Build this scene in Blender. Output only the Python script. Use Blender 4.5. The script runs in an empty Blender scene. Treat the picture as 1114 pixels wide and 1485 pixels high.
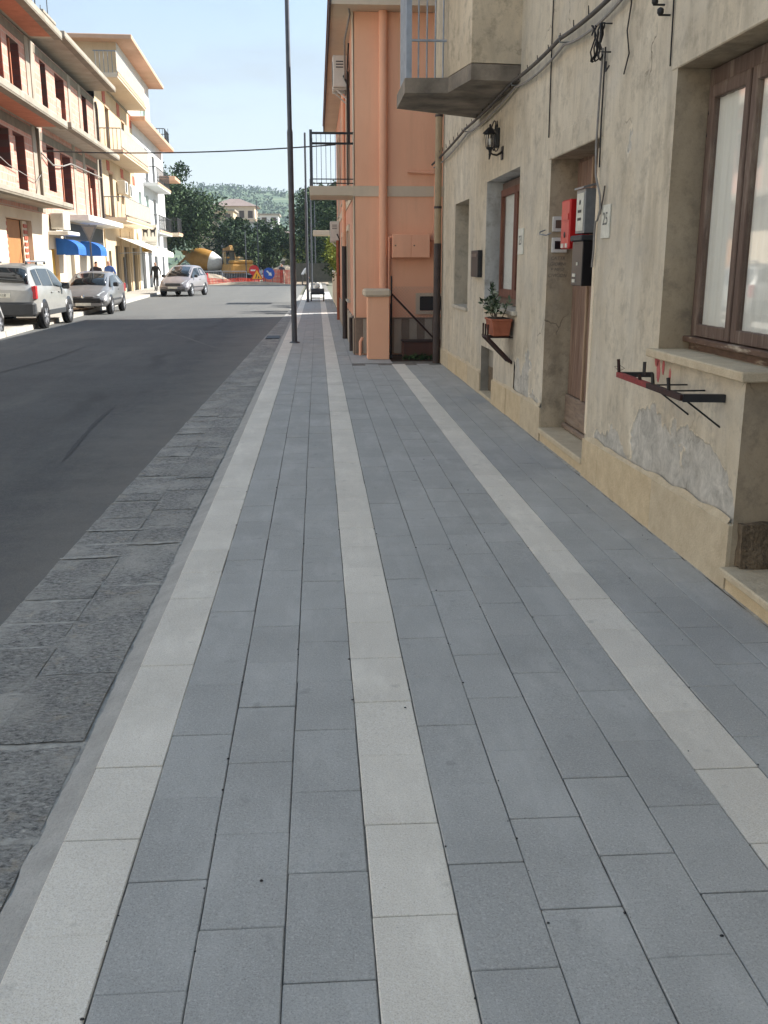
import bpy, bmesh, math, random
from math import sin, cos, pi, radians, sqrt, atan2
from mathutils import Vector, Matrix, noise as mnoise

random.seed(7)
SC = bpy.context.scene
COL = SC.collection

# ------------------------------------------------------------------ camera
CAMH = 1.62
cam_d = bpy.data.cameras.new('camera')
cam = bpy.data.objects.new('camera', cam_d)
COL.objects.link(cam)
cam_d.sensor_fit = 'VERTICAL'
cam_d.sensor_height = 36.0
cam_d.sensor_width = 27.0
cam_d.lens = 1400.0 / 1485.0 * 36.0
cam_d.clip_start = 0.05
cam_d.clip_end = 6000
cam.location = (0, 0, CAMH)
cam.rotation_euler = (radians(90 - 14.40), 0, radians(-3.84))
SC.camera = cam
SC.render.resolution_x = 768
SC.render.resolution_y = 1024

# ------------------------------------------------------------------ sky, sun, exposure
SUN_EL = radians(37.5)
SUN_AZ = radians(18.0)          # measured from +X towards +Y
sun_dir = Vector((cos(SUN_AZ) * cos(SUN_EL), sin(SUN_AZ) * cos(SUN_EL), sin(SUN_EL)))
world = bpy.data.worlds.new('World')
SC.world = world
world.use_nodes = True
wn = world.node_tree
wn.nodes.clear()
w_out = wn.nodes.new('ShaderNodeOutputWorld')
w_bg = wn.nodes.new('ShaderNodeBackground')
w_sky = wn.nodes.new('ShaderNodeTexSky')
w_sky.sky_type = 'NISHITA'
w_sky.sun_disc = False
w_sky.sun_elevation = SUN_EL
w_sky.sun_rotation = pi / 2 - SUN_AZ
w_sky.altitude = 100
w_sky.air_density = 1.0
w_sky.dust_density = 0.6
w_sky.ozone_density = 1.2
w_bg.inputs['Strength'].default_value = 0.15
def wnode(t, **ins):
    nd = wn.nodes.new(t)
    for k, v in ins.items():
        i = int(k[1:]) if k[0] == 'i' and k[1:].isdigit() else k
        if isinstance(v, bpy.types.NodeSocket): wn.links.new(v, nd.inputs[i])
        else: nd.inputs[i].default_value = v
    return nd
# thin bright cloud veil over the whole sky, thicker towards the horizon
w_tc = wnode('ShaderNodeTexCoord').outputs['Generated']
w_sep = wnode('ShaderNodeSeparateXYZ', i0=w_tc)
w_hz = wnode('ShaderNodeMapRange', Value=w_sep.outputs[2]); w_hz.inputs['From Min'].default_value = 0.0; w_hz.inputs['From Max'].default_value = 0.36
w_hz.inputs['To Min'].default_value = 0.96; w_hz.inputs['To Max'].default_value = 0.62
w_map = wnode('ShaderNodeMapping', Vector=w_tc); w_map.inputs['Scale'].default_value = (1.0, 1.0, 3.6)
w_no = wnode('ShaderNodeTexNoise', Vector=w_map.outputs[0], Scale=2.6, Detail=7.0, Roughness=0.58)
w_cl = wnode('ShaderNodeMapRange', Value=w_no.outputs[0]); w_cl.inputs['From Min'].default_value = 0.5; w_cl.inputs['From Max'].default_value = 0.72
w_cl.inputs['To Min'].default_value = 0.0; w_cl.inputs['To Max'].default_value = 0.3
w_ad = wnode('ShaderNodeMath', i0=w_hz.outputs[0], i1=w_cl.outputs[0]); w_ad.use_clamp = True
w_mx = wn.nodes.new('ShaderNodeMix'); w_mx.data_type = 'RGBA'
wn.links.new(w_ad.outputs[0], w_mx.inputs[0]); wn.links.new(w_sky.outputs[0], w_mx.inputs[6])
w_vr = wn.nodes.new('ShaderNodeValToRGB')
wn.links.new(w_sep.outputs[2], w_vr.inputs[0])
w_vr.color_ramp.elements[0].position = 0.04; w_vr.color_ramp.elements[0].color = (.86, .9, .92, 1)
w_vr.color_ramp.elements[1].position = 0.30; w_vr.color_ramp.elements[1].color = (.51, .68, .87, 1)
w_vs = wn.nodes.new('ShaderNodeVectorMath'); w_vs.operation = 'SCALE'; w_vs.inputs['Scale'].default_value = 2.9
wn.links.new(w_vr.outputs[0], w_vs.inputs[0]); wn.links.new(w_vs.outputs[0], w_mx.inputs[7])
wn.links.new(w_mx.outputs[2], w_bg.inputs[0])
wn.links.new(w_bg.outputs[0], w_out.inputs[0])

sun_d = bpy.data.lights.new('sun', 'SUN')
sun_d.energy = 5.0
sun_d.angle = radians(0.53)
sun_d.color = (1.0, 0.96, 0.90)
sun = bpy.data.objects.new('sun', sun_d)
COL.objects.link(sun)
sun.location = (60, 20, 60)
sun.rotation_euler = (-sun_dir).to_track_quat('-Z', 'Y').to_euler()

SC.view_settings.view_transform = 'Standard'
SC.view_settings.look = 'None'
SC.view_settings.gamma = 1.0
SC.view_settings.use_curve_mapping = False
SC.view_settings.exposure = 1.14

# ------------------------------------------------------------------ helpers
def lin(c):
    c = c / 255.0
    return c / 12.92 if c <= 0.04045 else ((c + 0.055) / 1.055) ** 2.4
def S(r, g, b, k=1.0):
    return (min(1, lin(r) * k), min(1, lin(g) * k), min(1, lin(b) * k), 1.0)

class NT:
    def __init__(self, name):
        self.m = bpy.data.materials.new(name)
        self.m.use_nodes = True
        self.t = self.m.node_tree
        self.b = self.t.nodes['Principled BSDF']
    def n(self, typ, **kw):
        nd = self.t.nodes.new(typ)
        ins = kw.pop('ins', None)
        for k, v in kw.items():
            setattr(nd, k, v)
        if ins:
            for k, v in ins.items():
                if hasattr(v, 'links') or isinstance(v, bpy.types.NodeSocket):
                    self.t.links.new(v, nd.inputs[k])
                else:
                    nd.inputs[k].default_value = v
        return nd
    def link(self, a, b):
        self.t.links.new(a, b)
    def pos(self):
        return self.n('ShaderNodeNewGeometry').outputs['Position']
    def noise(self, vec, scale, detail=4, rough=0.55, out='Fac', dist=0.0):
        return self.n('ShaderNodeTexNoise', ins={'Vector': vec, 'Scale': scale, 'Detail': detail, 'Roughness': rough, 'Distortion': dist}).outputs[out]
    def ramp(self, fac, stops, interp='LINEAR'):
        r = self.n('ShaderNodeValToRGB', ins={'Fac': fac})
        r.color_ramp.interpolation = interp
        els = r.color_ramp.elements
        while len(els) < len(stops):
            els.new(0.5)
        for e, (p, c) in zip(els, stops):
            e.position = p
            e.color = c if len(c) == 4 else (*c, 1)
        return r.outputs['Color']
    def fac(self, fac, a, b):
        return self.n('ShaderNodeMapRange', ins={'Value': fac, 'From Min': a, 'From Max': b}).outputs[0]
    def mix(self, fac, a, b, mode='MIX'):
        m = self.n('ShaderNodeMix', data_type='RGBA', blend_type=mode)
        for s, v in ((m.inputs[0], fac), (m.inputs[6], a), (m.inputs[7], b)):
            if isinstance(v, bpy.types.NodeSocket):
                self.t.links.new(v, s)
            else:
                s.default_value = v
        return m.outputs[2]
    def math(self, op, a, b=0.0, clamp=False):
        m = self.n('ShaderNodeMath', operation=op, use_clamp=clamp)
        for s, v in ((m.inputs[0], a), (m.inputs[1], b)):
            if isinstance(v, bpy.types.NodeSocket):
                self.t.links.new(v, s)
            else:
                s.default_value = v
        return m.outputs[0]
    def xyz(self, vec):
        s = self.n('ShaderNodeSeparateXYZ', ins={0: vec})
        return s.outputs[0], s.outputs[1], s.outputs[2]
    def scale(self, vec, s):
        return self.n('ShaderNodeVectorMath', operation='MULTIPLY', ins={0: vec, 1: s}).outputs[0]
    def bump(self, h, strength=0.3, dist=0.01):
        bnode = self.n('ShaderNodeBump', ins={'Height': h, 'Strength': strength, 'Distance': dist})
        self.link(bnode.outputs[0], self.b.inputs['Normal'])
    def color(self, c):
        if isinstance(c, bpy.types.NodeSocket):
            self.link(c, self.b.inputs['Base Color'])
        else:
            self.b.inputs['Base Color'].default_value = c
    def rough(self, r):
        if isinstance(r, bpy.types.NodeSocket):
            self.link(r, self.b.inputs['Roughness'])
        else:
            self.b.inputs['Roughness'].default_value = r

def simple(name, c1, c2=None, scale=8.0, rough=0.8, bump=0.2, bscale=60.0, metal=0.0, fine=0.25, spec=None, stretch=(1, 1, 1), bdist=0.004):
    """colour with large mottling, fine speckle and a little relief"""
    t = NT(name)
    p = t.scale(t.pos(), stretch)
    if c2 is None:
        c2 = tuple(x * 0.78 for x in c1[:3]) + (1,)
    f = t.fac(t.noise(p, scale, 5, 0.6), 0.3, 0.7)
    c = t.mix(f, c1, c2)
    g = t.fac(t.noise(p, scale * 14, 2, 0.5), 0.3, 0.7)
    c = t.mix(t.math('MULTIPLY', g, fine), c, tuple(x * 0.6 for x in c1[:3]) + (1,))
    t.color(c)
    t.rough(rough)
    t.b.inputs['Metallic'].default_value = metal
    if spec is not None:
        t.b.inputs['Specular IOR Level'].default_value = spec
    if bump:
        t.bump(t.noise(p, bscale, 3), bump, bdist)
    return t.m

class MB:
    """collects faces; build() links them as one mesh object"""
    def __init__(self):
        self.v = []; self.f = []; self.mi = []; self.smooth = []
        self.cur = 0
    def add(self, vs, fs, sm=False):
        o = len(self.v)
        self.v += [tuple(q) for q in vs]
        for f in fs:
            self.f.append(tuple(i + o for i in f)); self.mi.append(self.cur); self.smooth.append(sm)
        return self
    def quad(self, a, b, c, d):
        return self.add([a, b, c, d], [(0, 1, 2, 3)])
    def poly(self, pts):
        return self.add(pts, [tuple(range(len(pts)))])
    def box(self, x0, x1, y0, y1, z0, z1, fn=None):
        vs = [(x, y, z) for z in (z0, z1) for y in (y0, y1) for x in (x0, x1)]
        if fn: vs = [fn(*q) for q in vs]
        return self.add(vs, [(0, 2, 3, 1), (4, 5, 7, 6), (0, 1, 5, 4), (2, 6, 7, 3), (0, 4, 6, 2), (1, 3, 7, 5)])
    def bbox(self, x0, x1, y0, y1, z0, z1, b=0.004, fn=None):
        """box with chamfered edges"""
        m = bmesh.new()
        bmesh.ops.create_cube(m, size=1.0)
        for q in m.verts:
            q.co = ((x0 + x1) / 2 + q.co.x * (x1 - x0), (y0 + y1) / 2 + q.co.y * (y1 - y0), (z0 + z1) / 2 + q.co.z * (z1 - z0))
        bmesh.ops.bevel(m, geom=list(m.edges), offset=b, segments=1, affect='EDGES', clamp_overlap=True)
        vs = [fn(*q.co) if fn else tuple(q.co) for q in m.verts]
        m.verts.index_update()
        self.add(vs, [[w.index for w in f.verts] for f in m.faces])
        m.free()
        return self
    def prism(self, pts, off):
        """polygon pts (3D) extruded by vector off"""
        n = len(pts)
        a = [Vector(q) for q in pts]; b = [q + Vector(off) for q in a]
        fs = [tuple(range(n))[::-1], tuple(range(n, 2 * n))] + [(i, (i + 1) % n, n + (i + 1) % n, n + i) for i in range(n)]
        return self.add(a + b, fs)
    def tube(self, pts, r, n=8, caps=True, sm=True):
        pts = [Vector(q) for q in pts]
        rs = r if isinstance(r, (list, tuple)) else [r] * len(pts)
        vs = []; fs = []
        up = None
        for i, q in enumerate(pts):
            d = (pts[min(i + 1, len(pts) - 1)] - pts[max(i - 1, 0)])
            if d.length < 1e-9: d = Vector((0, 0, 1))
            d.normalize()
            if up is None:
                a = Vector((0, 0, 1)) if abs(d.z) < 0.9 else Vector((1, 0, 0))
                up = (a - d * a.dot(d)).normalized()
            else:
                up = (up - d * up.dot(d))
                up = up.normalized() if up.length > 1e-6 else d.orthogonal().normalized()
            w = d.cross(up)
            for k in range(n):
                t = 2 * pi * k / n
                vs.append(q + (up * cos(t) + w * sin(t)) * rs[i])
        for i in range(len(pts) - 1):
            for k in range(n):
                fs.append((i * n + k, i * n + (k + 1) % n, (i + 1) * n + (k + 1) % n, (i + 1) * n + k))
        self.add(vs, fs, sm)
        if caps:
            L = (len(pts) - 1) * n
            self.add(vs[:n], [tuple(range(n))[::-1]])
            self.add(vs[L:], [tuple(range(n))])
        return self
    def lathe(self, prof, n=16, M=None, sm=True):
        """profile [(r,z)] revolved round z, placed by matrix M"""
        vs = []
        for r, z in prof:
            for k in range(n):
                t = 2 * pi * k / n
                q = Vector((r * cos(t), r * sin(t), z))
                vs.append(M @ q if M else q)
        fs = []
        for i in range(len(prof) - 1):
            for k in range(n):
                fs.append((i * n + k, i * n + (k + 1) % n, (i + 1) * n + (k + 1) % n, (i + 1) * n + k))
        return self.add(vs, fs, sm)
    def bar(self, a, b, w, t, up=(0, 0, 1)):
        """rectangular bar from a to b, width w (sideways), thickness t (along up)"""
        a = Vector(a); b = Vector(b); d = (b - a).normalized()
        u = Vector(up); u = (u - d * u.dot(d))
        if u.length < 1e-5: u = d.orthogonal()
        u.normalize(); s = d.cross(u)
        vs = []
        for q in (a, b):
            for i, j in ((-1, -1), (1, -1), (1, 1), (-1, 1)):
                vs.append(q + s * (w / 2 * i) + u * (t / 2 * j))
        return self.add(vs, [(3, 2, 1, 0), (4, 5, 6, 7), (0, 1, 5, 4), (1, 2, 6, 5), (2, 3, 7, 6), (3, 0, 4, 7)])
    def mesh(self, name, mat):
        me = bpy.data.meshes.new(name)
        me.from_pydata(self.v, [], self.f)
        mats = mat if isinstance(mat, (list, tuple)) else [mat]
        for m in mats: me.materials.append(m)
        me.polygons.foreach_set('material_index', self.mi)
        me.polygons.foreach_set('use_smooth', self.smooth)
        me.update()
        return me
    def build(self, name, mat, parent=None, fix=True):
        me = self.mesh(name, mat)
        if fix and len(self.f) < 20000:
            m = bmesh.new(); m.from_mesh(me)
            bmesh.ops.recalc_face_normals(m, faces=m.faces)
            m.to_mesh(me); m.free()
        o = bpy.data.objects.new(name, me)
        COL.objects.link(o)
        if parent is not None:
            attach(o, parent)
        return o

ORIG = {}
def wloc(o):
    return ORIG.get(o.name, Vector((0, 0, 0)))
def attach(o, parent):
    """meshes are modelled in world coordinates: undo the parent's origin"""
    o.parent = parent
    o.location = o.location - wloc(parent)
    ORIG[o.name] = Vector((0, 0, 0))
def thing(name, loc, label, cat, group=None):
    o = bpy.data.objects.new(name, None)
    o.empty_display_size = 0.2
    o.location = loc
    COL.objects.link(o)
    ORIG[o.name] = Vector(loc)
    tag(o, label, cat, group)
    return o
def tag(o, label=None, cat=None, group=None, kind=None):
    if label: o['label'] = label
    if cat: o['category'] = cat
    if group: o['group'] = group
    if kind: o['kind'] = kind
    return o
def structure(o):
    o['kind'] = 'structure'
    return o
def dup(o, loc=None, rot=None, parent=None, label=None):
    c = o.copy(); COL.objects.link(c)
    if parent is not None: c.parent = parent
    if loc is not None: c.location = loc
    if rot is not None: c.rotation_euler = rot
    if label: c['label'] = label
    for ch in list(o.children):
        dup(ch, parent=c)
    return c
def pbox(name, mat, parent, *a, b=None, fn=None):
    m = MB()
    if b: m.bbox(*a, b=b, fn=fn)
    else: m.box(*a, fn=fn)
    return m.build(name, mat, parent)

def wall_grid(mb, P, u0, u1, z0, z1, openings, depth):
    """flat wall with rectangular openings and their reveals; P(u, z, d) -> point, d = into the wall"""
    us = sorted({u0, u1, *[o[0] for o in openings], *[o[1] for o in openings]})
    zs = sorted({z0, z1, *[o[2] for o in openings], *[o[3] for o in openings]})
    us = [u for u in us if u0 <= u <= u1]; zs = [z for z in zs if z0 <= z <= z1]
    for i in range(len(us) - 1):
        for j in range(len(zs) - 1):
            uc = (us[i] + us[i + 1]) / 2; zc = (zs[j] + zs[j + 1]) / 2
            if any(o[0] < uc < o[1] and o[2] < zc < o[3] for o in openings): continue
            mb.quad(P(us[i], zs[j], 0), P(us[i + 1], zs[j], 0), P(us[i + 1], zs[j + 1], 0), P(us[i], zs[j + 1], 0))
    for o in openings:
        a, b, c, d = o[:4]
        dp = o[4] if len(o) > 4 else depth
        mb.quad(P(a, c, 0), P(a, d, 0), P(a, d, dp), P(a, c, dp))
        mb.quad(P(b, c, 0), P(b, d, 0), P(b, d, dp), P(b, c, dp))
        mb.quad(P(a, d, 0), P(b, d, 0), P(b, d, dp), P(a, d, dp))
        mb.quad(P(a, c, 0), P(b, c, 0), P(b, c, dp), P(a, c, dp))
    return mb

def textmesh(name, body, size, mat, parent, origin, xdir, ydir, align='CENTER', extrude=0.0008, shear=0.0, space=1.0):
    cu = bpy.data.curves.new(name, 'FONT')
    cu.body = body; cu.size = size; cu.align_x = align; cu.align_y = 'CENTER'
    cu.extrude = extrude; cu.shear = shear; cu.space_character = space
    tmp = bpy.data.objects.new('tmp_text', cu)
    COL.objects.link(tmp)
    dg = bpy.context.evaluated_depsgraph_get()
    me = bpy.data.meshes.new_from_object(tmp.evaluated_get(dg))
    bpy.data.objects.remove(tmp)
    x = Vector(xdir).normalized(); y = Vector(ydir).normalized(); z = x.cross(y)
    M = Matrix((x, y, z)).transposed().to_4x4()
    M.translation = Vector(origin)
    me.transform(M)
    me.materials.clear(); me.materials.append(mat)
    o = bpy.data.objects.new(name, me)
    COL.objects.link(o)
    if parent is not None: attach(o, parent)
    return o

# ------------------------------------------------------------------ materials
def tile_mat(name, c1, c2, speck, sp_amt):
    t = NT(name)
    p = t.pos()
    oi = t.n('ShaderNodeObjectInfo').outputs['Random']
    f = t.fac(t.noise(p, 2.3, 4, 0.6), 0.3, 0.7)
    c = t.mix(f, c1, c2)
    # each tile a little different
    v = t.math('ADD', t.math('MULTIPLY', oi, 0.09), 0.955)
    c = t.mix(1.0, c, t.n('ShaderNodeCombineColor', ins={0: v, 1: v, 2: v}).outputs[0], 'MULTIPLY')
    # fine aggregate
    s1 = t.noise(p, 210.0, 3, 0.75)
    c = t.mix(t.math('MULTIPLY', t.fac(s1, 0.50, 0.62), sp_amt), c, speck)
    s2 = t.noise(p, 130.0, 3, 0.7)
    c = t.mix(t.math('MULTIPLY', t.fac(s2, 0.53, 0.66), sp_amt * 0.8), c, tuple(min(1, x * 1.7) for x in c1[:3]) + (1,))
    s3 = t.n('ShaderNodeTexVoronoi', ins={'Vector': p, 'Scale': 38.0})
    pit = t.math('MULTIPLY', t.fac(s3.outputs['Distance'], 0.13, 0.07), t.fac(t.noise(p, 17.0, 2), 0.56, 0.6))
    c = t.mix(t.math('MULTIPLY', pit, 0.6), c, tuple(x * 0.5 for x in c1[:3]) + (1,))
    # dusty smears and rare stains
    d = t.noise(t.scale(p, (1.6, 0.5, 1)), 3.1, 6, 0.65)
    c = t.mix(t.math('MULTIPLY', t.fac(d, 0.5, 0.72), 0.42), c, tuple(min(1, x * 1.25 + 0.02) for x in c1[:3]) + (1,))
    dk = t.noise(p, 1.15, 6, 0.7, dist=0.6)
    c = t.mix(t.math('MULTIPLY', t.fac(dk, 0.48, 0.7), 0.28), c, tuple(x * 0.62 for x in c1[:3]) + (1,))
    gm = t.n('ShaderNodeTexVoronoi', ins={'Vector': p, 'Scale': 3.2})
    gum = t.math('MULTIPLY', t.fac(gm.outputs['Distance'], 0.06, 0.045), t.fac(t.noise(p, 1.9, 2), 0.55, 0.6))
    c = t.mix(t.math('MULTIPLY', gum, 0.35), c, tuple(x * 0.45 for x in c1[:3]) + (1,))
    st = t.noise(p, 9.0, 3, 0.5)
    c = t.mix(t.math('MULTIPLY', t.fac(st, 0.66, 0.74), 0.45), c, tuple(x * 0.55 for x in c1[:3]) + (1,))
    t.color(c); t.rough(0.88)
    t.b.inputs['Specular IOR Level'].default_value = 0.25
    h = t.math('ADD', t.math('MULTIPLY', s1, 0.6), t.noise(p, 90.0, 2))
    t.bump(h, 0.6, 0.003)
    return t.m
M_tile = tile_mat('grey_paving', S(180, 180, 176), S(170, 170, 166), S(100, 97, 92), 0.36)
M_wtile = tile_mat('white_paving', S(230, 224, 211), S(219, 213, 200), S(150, 134, 116), 0.36)
M_joint = simple('joint_sand', S(78, 75, 70), S(150, 145, 136), 9, 0.95, 0.5, 120)
M_mortar = simple('kerb_mortar', S(184, 182, 176), S(158, 156, 150), 7, 0.92, 0.8, 70, fine=0.4, bdist=0.008)

def stone_mat():
    t = NT('basalt_gutter_stone')
    p = t.pos()
    oi = t.n('ShaderNodeObjectInfo').outputs['Random']
    q = t.scale(p, (1.0, 1.7, 1))
    n1 = t.noise(q, 42, 5, 0.72, dist=0.6)
    c = t.ramp(n1, [(0.34, S(78, 79, 77)), (0.47, S(142, 142, 138)), (0.6, S(172, 171, 166)), (0.74, S(214, 212, 205))])
    # cement dust trodden into the surface
    d = t.fac(t.noise(t.scale(p, (1.0, 0.7, 1)), 3.4, 6, 0.66), 0.46, 0.68)
    c = t.mix(t.math('MULTIPLY', d, 0.7), c, S(190, 187, 179))
    d2 = t.fac(t.noise(p, 11, 4, 0.6), 0.6, 0.7)
    c = t.mix(t.math('MULTIPLY', d2, 0.4), c, S(190, 178, 158))
    v = t.math('ADD', t.math('MULTIPLY', oi, 0.14), 0.92)
    c = t.mix(1.0, c, t.n('ShaderNodeCombineColor', ins={0: v, 1: v, 2: v}).outputs[0], 'MULTIPLY')
    t.color(c); t.rough(0.92)
    h = t.math('ADD', n1, t.math('MULTIPLY', t.noise(p, 120, 2), .5))
    t.bump(h, 1.0, 0.016)
    return t.m
M_stone = stone_mat()
M_smear = simple('gutter_mortar', S(190, 188, 180), S(138, 136, 130), 18, 0.93, 0.9, 60, fine=0.4, bdist=0.008)

def asphalt_mat():
    t = NT('asphalt')
    p = t.pos()
    x, y, z = t.xyz(p)
    c = t.ramp(t.noise(p, 0.55, 5, 0.6), [(0.3, S(76, 78, 79)), (0.7, S(90, 92, 92))])
    g = t.noise(p, 190, 3, 0.6)
    c = t.mix(t.math('MULTIPLY', t.fac(g, 0.5, 0.72), 0.5), c, S(138, 134, 127))
    c = t.mix(t.math('MULTIPLY', t.fac(t.noise(p, 110, 2), 0.52, 0.7), 0.5), c, S(34, 35, 36))
    ag = t.noise(p, 34, 4, 0.7)
    c = t.mix(t.math('MULTIPLY', t.fac(ag, 0.5, 0.68), 0.3), c, S(122, 118, 110))
    bl = t.noise(p, 5.5, 6, 0.7)
    c = t.mix(t.math('MULTIPLY', t.fac(bl, 0.5, 0.7), 0.3), c, S(62, 60, 58))
    # pale dust swept to the gutter edge
    ed = t.math('ADD', x, t.math('MULTIPLY', t.math('SUBTRACT', t.noise(p, 2.4, 5, 0.65), 0.5), 1.1))
    c = t.mix(t.math('MULTIPLY', t.fac(ed, -2.3, -1.3), 0.42), c, S(150, 145, 135))
    # dust smeared along the traffic direction
    d = t.noise(t.scale(p, (1.0, 0.16, 1)), 1.1, 6, 0.68)
    c = t.mix(t.math('MULTIPLY', t.fac(d, 0.5, 0.78), 0.55), c, S(118, 117, 112))
    # faint tyre lines
    wl = t.math('ADD', x, t.math('MULTIPLY', t.noise(t.scale(p, (0.2, 0.5, 0)), 1.0, 3), 0.7))
    e = t.math('ABSOLUTE', t.math('ADD', wl, 2.55))
    c = t.mix(t.math('MULTIPLY', t.math('MULTIPLY', t.fac(e, 0.16, 0.05), 0.35), t.fac(t.noise(p, 0.22, 2), 0.42, 0.6)), c, S(38, 39, 40))
    # paler surface further down the street
    old = t.fac(t.math('ADD', y, t.math('MULTIPLY', t.noise(p, 0.4, 3), 5.0)), 33, 37)
    c = t.mix(t.math('MULTIPLY', old, 0.55), c, S(110, 110, 106))
    t.color(c); t.rough(0.85)
    t.b.inputs['Specular IOR Level'].default_value = 0.3
    t.bump(t.math('ADD', g, t.noise(p, 60, 2)), 0.5, 0.006)
    return t.m
M_asph = asphalt_mat()

def plaster_mat(name, hi, lo, cement, patch_amt=1.0, low_top=0.75, attr=None):
    """old lime plaster: mottled, streaked by rain, fallen off to grey cement near the ground"""
    t = NT(name)
    p = t.pos()
    x, y, z = t.xyz(p)
    c = t.mix(t.fac(t.noise(p, 0.9, 5, 0.6), 0.3, 0.7), hi, lo)
    # broad uneven limewash, then soft rain streaks
    b1 = t.noise(t.scale(p, (1, 1.0, 0.6)), 2.1, 7, 0.68, dist=0.8)
    c = t.mix(t.math('MULTIPLY', t.fac(b1, 0.42, 0.66), 0.5), c, tuple(q * 0.68 for q in lo[:3]) + (1,))
    b2 = t.noise(p, 0.55, 5, 0.6)
    c = t.mix(t.math('MULTIPLY', t.fac(b2, 0.45, 0.65), 0.35), c, (lo[0] * .82, lo[1] * .76, lo[2] * .66, 1))
    st = t.noise(t.scale(p, (1, 2.2, 0.3)), 2.4, 7, 0.7, dist=0.5)
    c = t.mix(t.math('MULTIPLY', t.fac(st, 0.5, 0.7), 0.55), c, tuple(q * 0.55 for q in lo[:3]) + (1,))
    st2 = t.noise(t.scale(p, (1, 2.6, 0.35)), 1.7, 6, 0.65, dist=0.4)
    c = t.mix(t.math('MULTIPLY', t.fac(st2, 0.54, 0.74), 0.45), c, tuple(min(1, q * 1.25) for q in hi[:3]) + (1,))
    # grime blotches and specks
    gb = t.noise(p, 6.5, 7, 0.72)
    c = t.mix(t.math('MULTIPLY', t.fac(gb, 0.5, 0.66), 0.55), c, (cement[0] * .56, cement[1] * .53, cement[2] * .48, 1))
    sp_ = t.noise(p, 28, 4, 0.7)
    c = t.mix(t.math('MULTIPLY', t.fac(sp_, 0.6, 0.7), 0.35), c, tuple(q * 0.5 for q in lo[:3]) + (1,))
    fine = t.noise(p, 90, 3, 0.6)
    c = t.mix(t.math('MULTIPLY', t.fac(fine, 0.5, 0.75), 0.22), c, tuple(q * 0.55 for q in lo[:3]) + (1,))
    # bare cement where the plaster skin has come away
    cem = t.ramp(t.noise(p, 9, 8, 0.78, dist=0.5), [(0.3, tuple(q * 0.5 for q in cement[:3])), (0.5, tuple(q * 0.86 for q in cement[:3])), (0.7, tuple(min(1, q * 1.25) for q in cement[:3]))])
    if attr:
        msk = t.n('ShaderNodeAttribute', attribute_name=attr).outputs['Fac']
        c = t.mix(t.fac(msk, 0.35, 0.6), c, cem)
        rim = t.math('MULTIPLY', t.fac(msk, 0.03, 0.15), t.fac(msk, 0.45, 0.25))
        c = t.mix(t.math('MULTIPLY', rim, 0.5), c, tuple(min(1, q * 1.2) for q in hi[:3]) + (1,))
    # soft grey weathering clouds
    wc = t.fac(t.noise(p, 1.3, 6, 0.62), 0.5, 0.68)
    c = t.mix(t.math('MULTIPLY', wc, 0.45), c, tuple(q * 0.92 for q in cement[:3]) + (1,))
    # hairline cracks
    vo = t.n('ShaderNodeTexVoronoi', feature='DISTANCE_TO_EDGE', ins={'Vector': t.n('ShaderNodeVectorMath', operation='ADD', ins={0: p, 1: t.scale(t.noise(p, 2.5, 4, out='Color'), (0.5, 0.5, 0.5))}).outputs[0], 'Scale': 0.75})
    crack = t.math('MULTIPLY', t.fac(vo.outputs['Distance'], 0.006, 0.001), t.fac(t.noise(p, 0.8, 2), 0.6, 0.64))
    c = t.mix(t.math('MULTIPLY', crack, 0.6), c, S(70, 62, 52))
    t.color(c); t.rough(0.92)
    t.b.inputs['Specular IOR Level'].default_value = 0.2
    h = t.math('ADD', t.math('MULTIPLY', t.noise(p, 14, 5, 0.6), 0.5), t.math('MULTIPLY', fine, 0.25))
    h = t.math('SUBTRACT', h, t.math('MULTIPLY', crack, 0.7))
    t.bump(h, 0.55, 0.008)
    return t.m
M_plaster = plaster_mat('old_plaster', S(220, 210, 190), S(206, 194, 172), S(196, 190, 178))
M_flaking = plaster_mat('flaking_plaster', S(220, 210, 190), S(206, 194, 172), S(200, 195, 184), attr='bare')
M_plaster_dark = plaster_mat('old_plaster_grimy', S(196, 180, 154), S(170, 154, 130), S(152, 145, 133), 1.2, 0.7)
M_limestone = simple('plinth_limestone', S(226, 206, 170), S(200, 178, 142), 9, 0.9, 0.8, 60, fine=0.55, bdist=0.006)
M_limestone2 = simple('plinth_limestone_grey', S(220, 204, 174), S(194, 176, 146), 10, 0.9, 0.8, 60, fine=0.55, bdist=0.006)
M_roughst = simple('rough_stone', S(140, 122, 98), S(84, 72, 58), 30, 0.95, 1.0, 55, fine=0.5, bdist=0.02)
M_cement = simple('bare_cement', S(168, 162, 150), S(128, 122, 110), 4, 0.92, 0.6, 40, fine=0.3, bdist=0.006)
M_cement_dk = simple('stained_concrete', S(160, 148, 132), S(74, 68, 62), 2.6, 0.95, 0.7, 30, fine=0.4, bdist=0.01)
M_sillm = simple('marble_sill', S(206, 198, 180), S(176, 168, 152), 8, 0.7, 0.2, 60)
def wood_mat(name, c1, c2, worn, amt=0.5, axis=(8, 8, 0.5)):
    t = NT(name)
    p = t.pos()
    g = t.noise(t.scale(p, axis), 6, 6, 0.65, dist=0.4)
    c = t.mix(t.fac(g, 0.32, 0.68), c1, c2)
    w = t.noise(t.scale(p, (axis[0] * .4, axis[1] * .4, axis[2] * .8)), 3.2, 6, 0.7)
    c = t.mix(t.math('MULTIPLY', t.fac(w, 0.53, 0.68), amt), c, worn)
    t.color(c); t.rough(0.75)
    t.bump(g, 0.35, 0.004)
    return t.m
M_wood = wood_mat('brown_window_wood', S(112, 92, 80), S(84, 66, 56), S(164, 148, 132), 0.55)
M_wood_peel = wood_mat('peeling_wood', S(112, 86, 70), S(80, 60, 48), S(198, 186, 166), 0.95, (2, 2, 6))
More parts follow.
